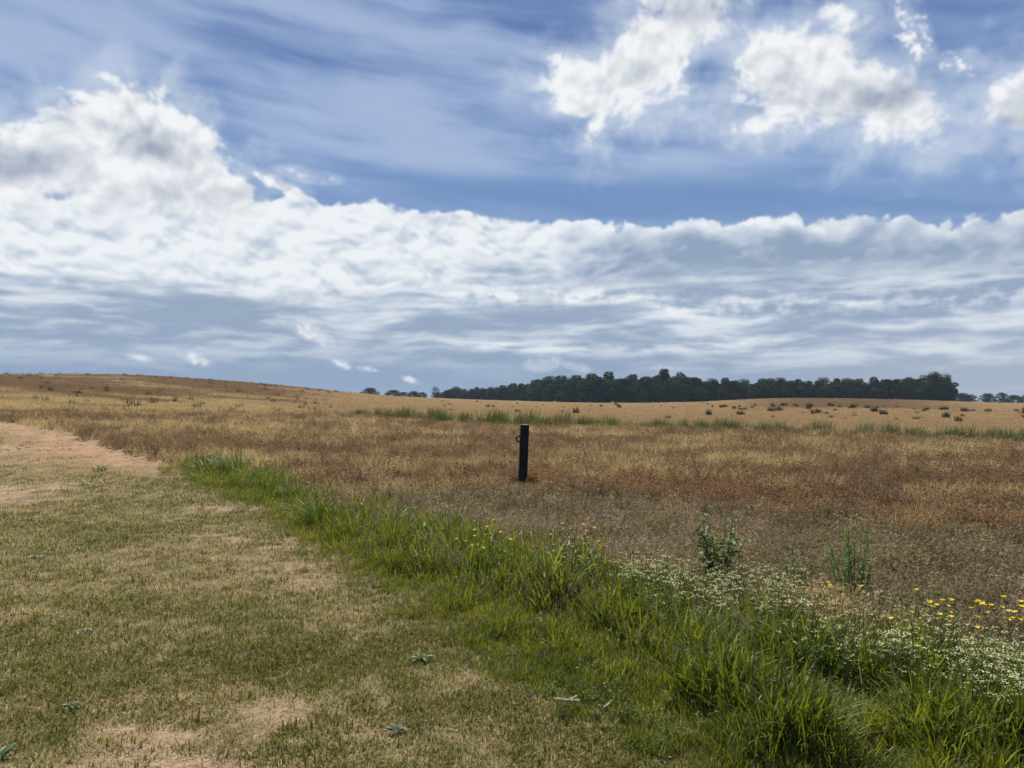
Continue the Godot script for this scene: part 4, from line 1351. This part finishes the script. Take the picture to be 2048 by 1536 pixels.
		tag(o, "%s seeding grass stem in the verge %s" % ["long" if s > 0.88 else "short", "at the right among the white flowers" if d < 5.5 else "left of the dock plant" if d < 7.2 else "below the post" if d < 9.0 else "beside the bare orange patch"], "grass stem", "seeding stems of the verge")
	# white clover in the lawn
	start(3300)
	stick(Vector3(0, -0.01, 0), Vector3(0, 0.07, 0), 0.002, 0.0016, Color(0.12, 0.16, 0.06), 4)
	var clover_stem := finish()
	start(3301)
	for j in 26:
		var e := Vector3(rng.randf_range(-1, 1), rng.randf_range(-0.4, 1), rng.randf_range(-1, 1)).normalized()
		var f := e.cross(Vector3(0.2, 0.3, 0.9)).normalized() * 0.006
		tri(Vector3(0, 0.075, 0) - f, Vector3(0, 0.075, 0) + f, Vector3(0, 0.075, 0) + e * 0.019, Color(0.78, 0.77, 0.72))
	var clover_head := finish()
	rng.seed = 97
	for i in 20:
		var o := thing("white_clover", on_land(-7.75 + rng.randfn(0.0, 0.22), -14.7 + rng.randfn(0.0, 0.45)), rng.randf() * TAU, rng.randf_range(0.9, 1.4))
		part(o, "stem", clover_stem, M.leaf)
		part(o, "flower_head", clover_head, M.flower)
		tag(o, "small white clover flower in the white patch on the left of the lawn", "clover", "clover patch on the lawn")

# ---------------------------------------------------------------- bits lying about
func make_litter() -> void:
	var wood := StandardMaterial3D.new()
	wood.albedo_texture = noise_texture(65, 0.03, Color(0.60, 0.55, 0.45), Color(0.83, 0.79, 0.70))
	wood.uv1_triplanar = true
	wood.uv1_scale = Vector3(9, 9, 9)
	wood.roughness = 0.9
	var p := on_land(0.30, -4.18) + Vector3(0, 0.034, 0)
	var o := thing("dead_stick", p, 0.0)
	start(3400)
	stick(Vector3(-0.075, 0.004, -0.02), Vector3(0.0, 0.0, 0.0), 0.006, 0.0085, Color.WHITE, 7)
	stick(Vector3(0.0, 0.0, 0.0), Vector3(0.055, 0.004, 0.012), 0.0085, 0.007, Color.WHITE, 7)
	part(o, "stalk", finish(), wood)
	start(3401)
	stick(Vector3(0.0, 0.004, 0.0), Vector3(0.045, 0.014, -0.03), 0.006, 0.003, Color.WHITE, 6)
	part(o, "side_branch", finish(), wood)
	tag(o, "pale dead stick lying on the lawn near the lower centre", "stick")
	var q := thing("dead_stick", on_land(0.50, -4.16) + Vector3(0, 0.03, 0), 0.4)
	start(3402)
	stick(Vector3(-0.028, 0.0, 0.01), Vector3(0.012, 0.012, 0.0), 0.0075, 0.006, Color.WHITE, 6)
	stick(Vector3(0.0, 0.006, 0.0), Vector3(0.026, 0.03, 0.0), 0.006, 0.002, Color.WHITE, 6)
	part(q, "stalk", finish(), wood)
	tag(q, "short pale broken stub just right of the dead stick", "stick")
	# one long dead stalk bent over in the grey grass
	var bent := thing("bent_dead_stalk", on_land(2.72, -6.2), 0.0)
	start(3403)
	stick(Vector3(0, 0, 0), Vector3(0.02, 0.2, 0.0), 0.003, 0.0026, Color(0.14, 0.12, 0.08))
	stick(Vector3(0.02, 0.2, 0.0), Vector3(0.07, 0.27, 0.03), 0.0032, 0.003, Color(0.5, 0.46, 0.38))
	stick(Vector3(0.07, 0.27, 0.03), Vector3(0.18, 0.34, 0.06), 0.003, 0.0016, Color(0.5, 0.46, 0.38))
	part(bent, "stalk", finish(), M.dry)
	tag(bent, "pale dead stalk bent over behind the white flowers", "stalk")
	# dry stalks lying on the lawn
	rng.seed = 107
	for i in 26:
		var d := rng.randf_range(3.6, 9.5)
		var x := rng.randf_range(-0.66 * d, along(VERGE_IN, d) - 0.2)
		var seed_ := rng.randi()
		var s := thing("dry_straw", on_land(x, -d) + Vector3(0, 0.02, 0), rng.randf() * TAU, rng.randf_range(0.6, 1.3))
		start(seed_)
		stick(Vector3(-0.05, 0, 0), Vector3(0.01, 0.012, 0.008), 0.0016, 0.0015, Color(0.52, 0.44, 0.28), 4)
		stick(Vector3(0.01, 0.012, 0.008), Vector3(0.06, 0.006, 0.0), 0.0015, 0.001, Color(0.52, 0.44, 0.28), 4)
		part(s, "stalk", finish(), M.dry)
		tag(s, "single pale dry straw lying on the %s %s of the lawn" % ["near" if d < 5.0 else "middle" if d < 7.0 else "far", "left side" if x < -0.3 * d else "right side"], "straw", "straws on the lawn")
		rng.seed = seed_ + 1
	# pale stones in the worn track
	var rock := StandardMaterial3D.new()
	rock.albedo_texture = noise_texture(66, 0.03, Color(0.52, 0.44, 0.38), Color(0.78, 0.68, 0.60))
	rock.uv1_triplanar = true
	rock.uv1_scale = Vector3(4, 4, 4)
	rock.roughness = 0.95
	var rocks := []
	for k in 4:
		start(3500 + k)
		var rows := []
		for i in 5:
			var line := []
			for j in 7:
				var phi := PI * i / 4.0
				var th := TAU * j / 7.0
				var rr := rng.randf_range(0.75, 1.2) if i > 0 and i < 4 else 1.0
				line.append(Vector3(sin(phi) * cos(th) * rr, cos(phi) * 0.55, sin(phi) * sin(th) * rr))
			rows.append(line)
		for i in 4:
			for j in 7:
				quad(rows[i][j], rows[i][(j + 1) % 7], rows[i + 1][(j + 1) % 7], rows[i + 1][j], Color.WHITE)
		rocks.append(finish())
	rng.seed = 117
	for i in 75:
		var x: float
		var d: float
		if i < 45:
			x = -rng.randf_range(9.0, 27.0)
			d = along(TRACK, x) + rng.randf_range(-1.2, 1.0)
		else:
			x = -15.4 + rng.randfn(0.0, 1.3)
			d = 24.0 + rng.randfn(0.0, 0.8)
		var size := rng.randf_range(0.03, 0.085)
		var s := thing("track_stone", on_land(x, -d), rng.randf() * TAU, size)
		part(s, "stone", rocks[i % 4], rock)
		tag(s, "%s pale stone %s of the worn track at the left" % ["larger" if size > 0.06 else "smaller", "in the second rut" if i >= 45 else "at the far end" if d > 30.0 else "at the near end"], "stone", "stones of the track")
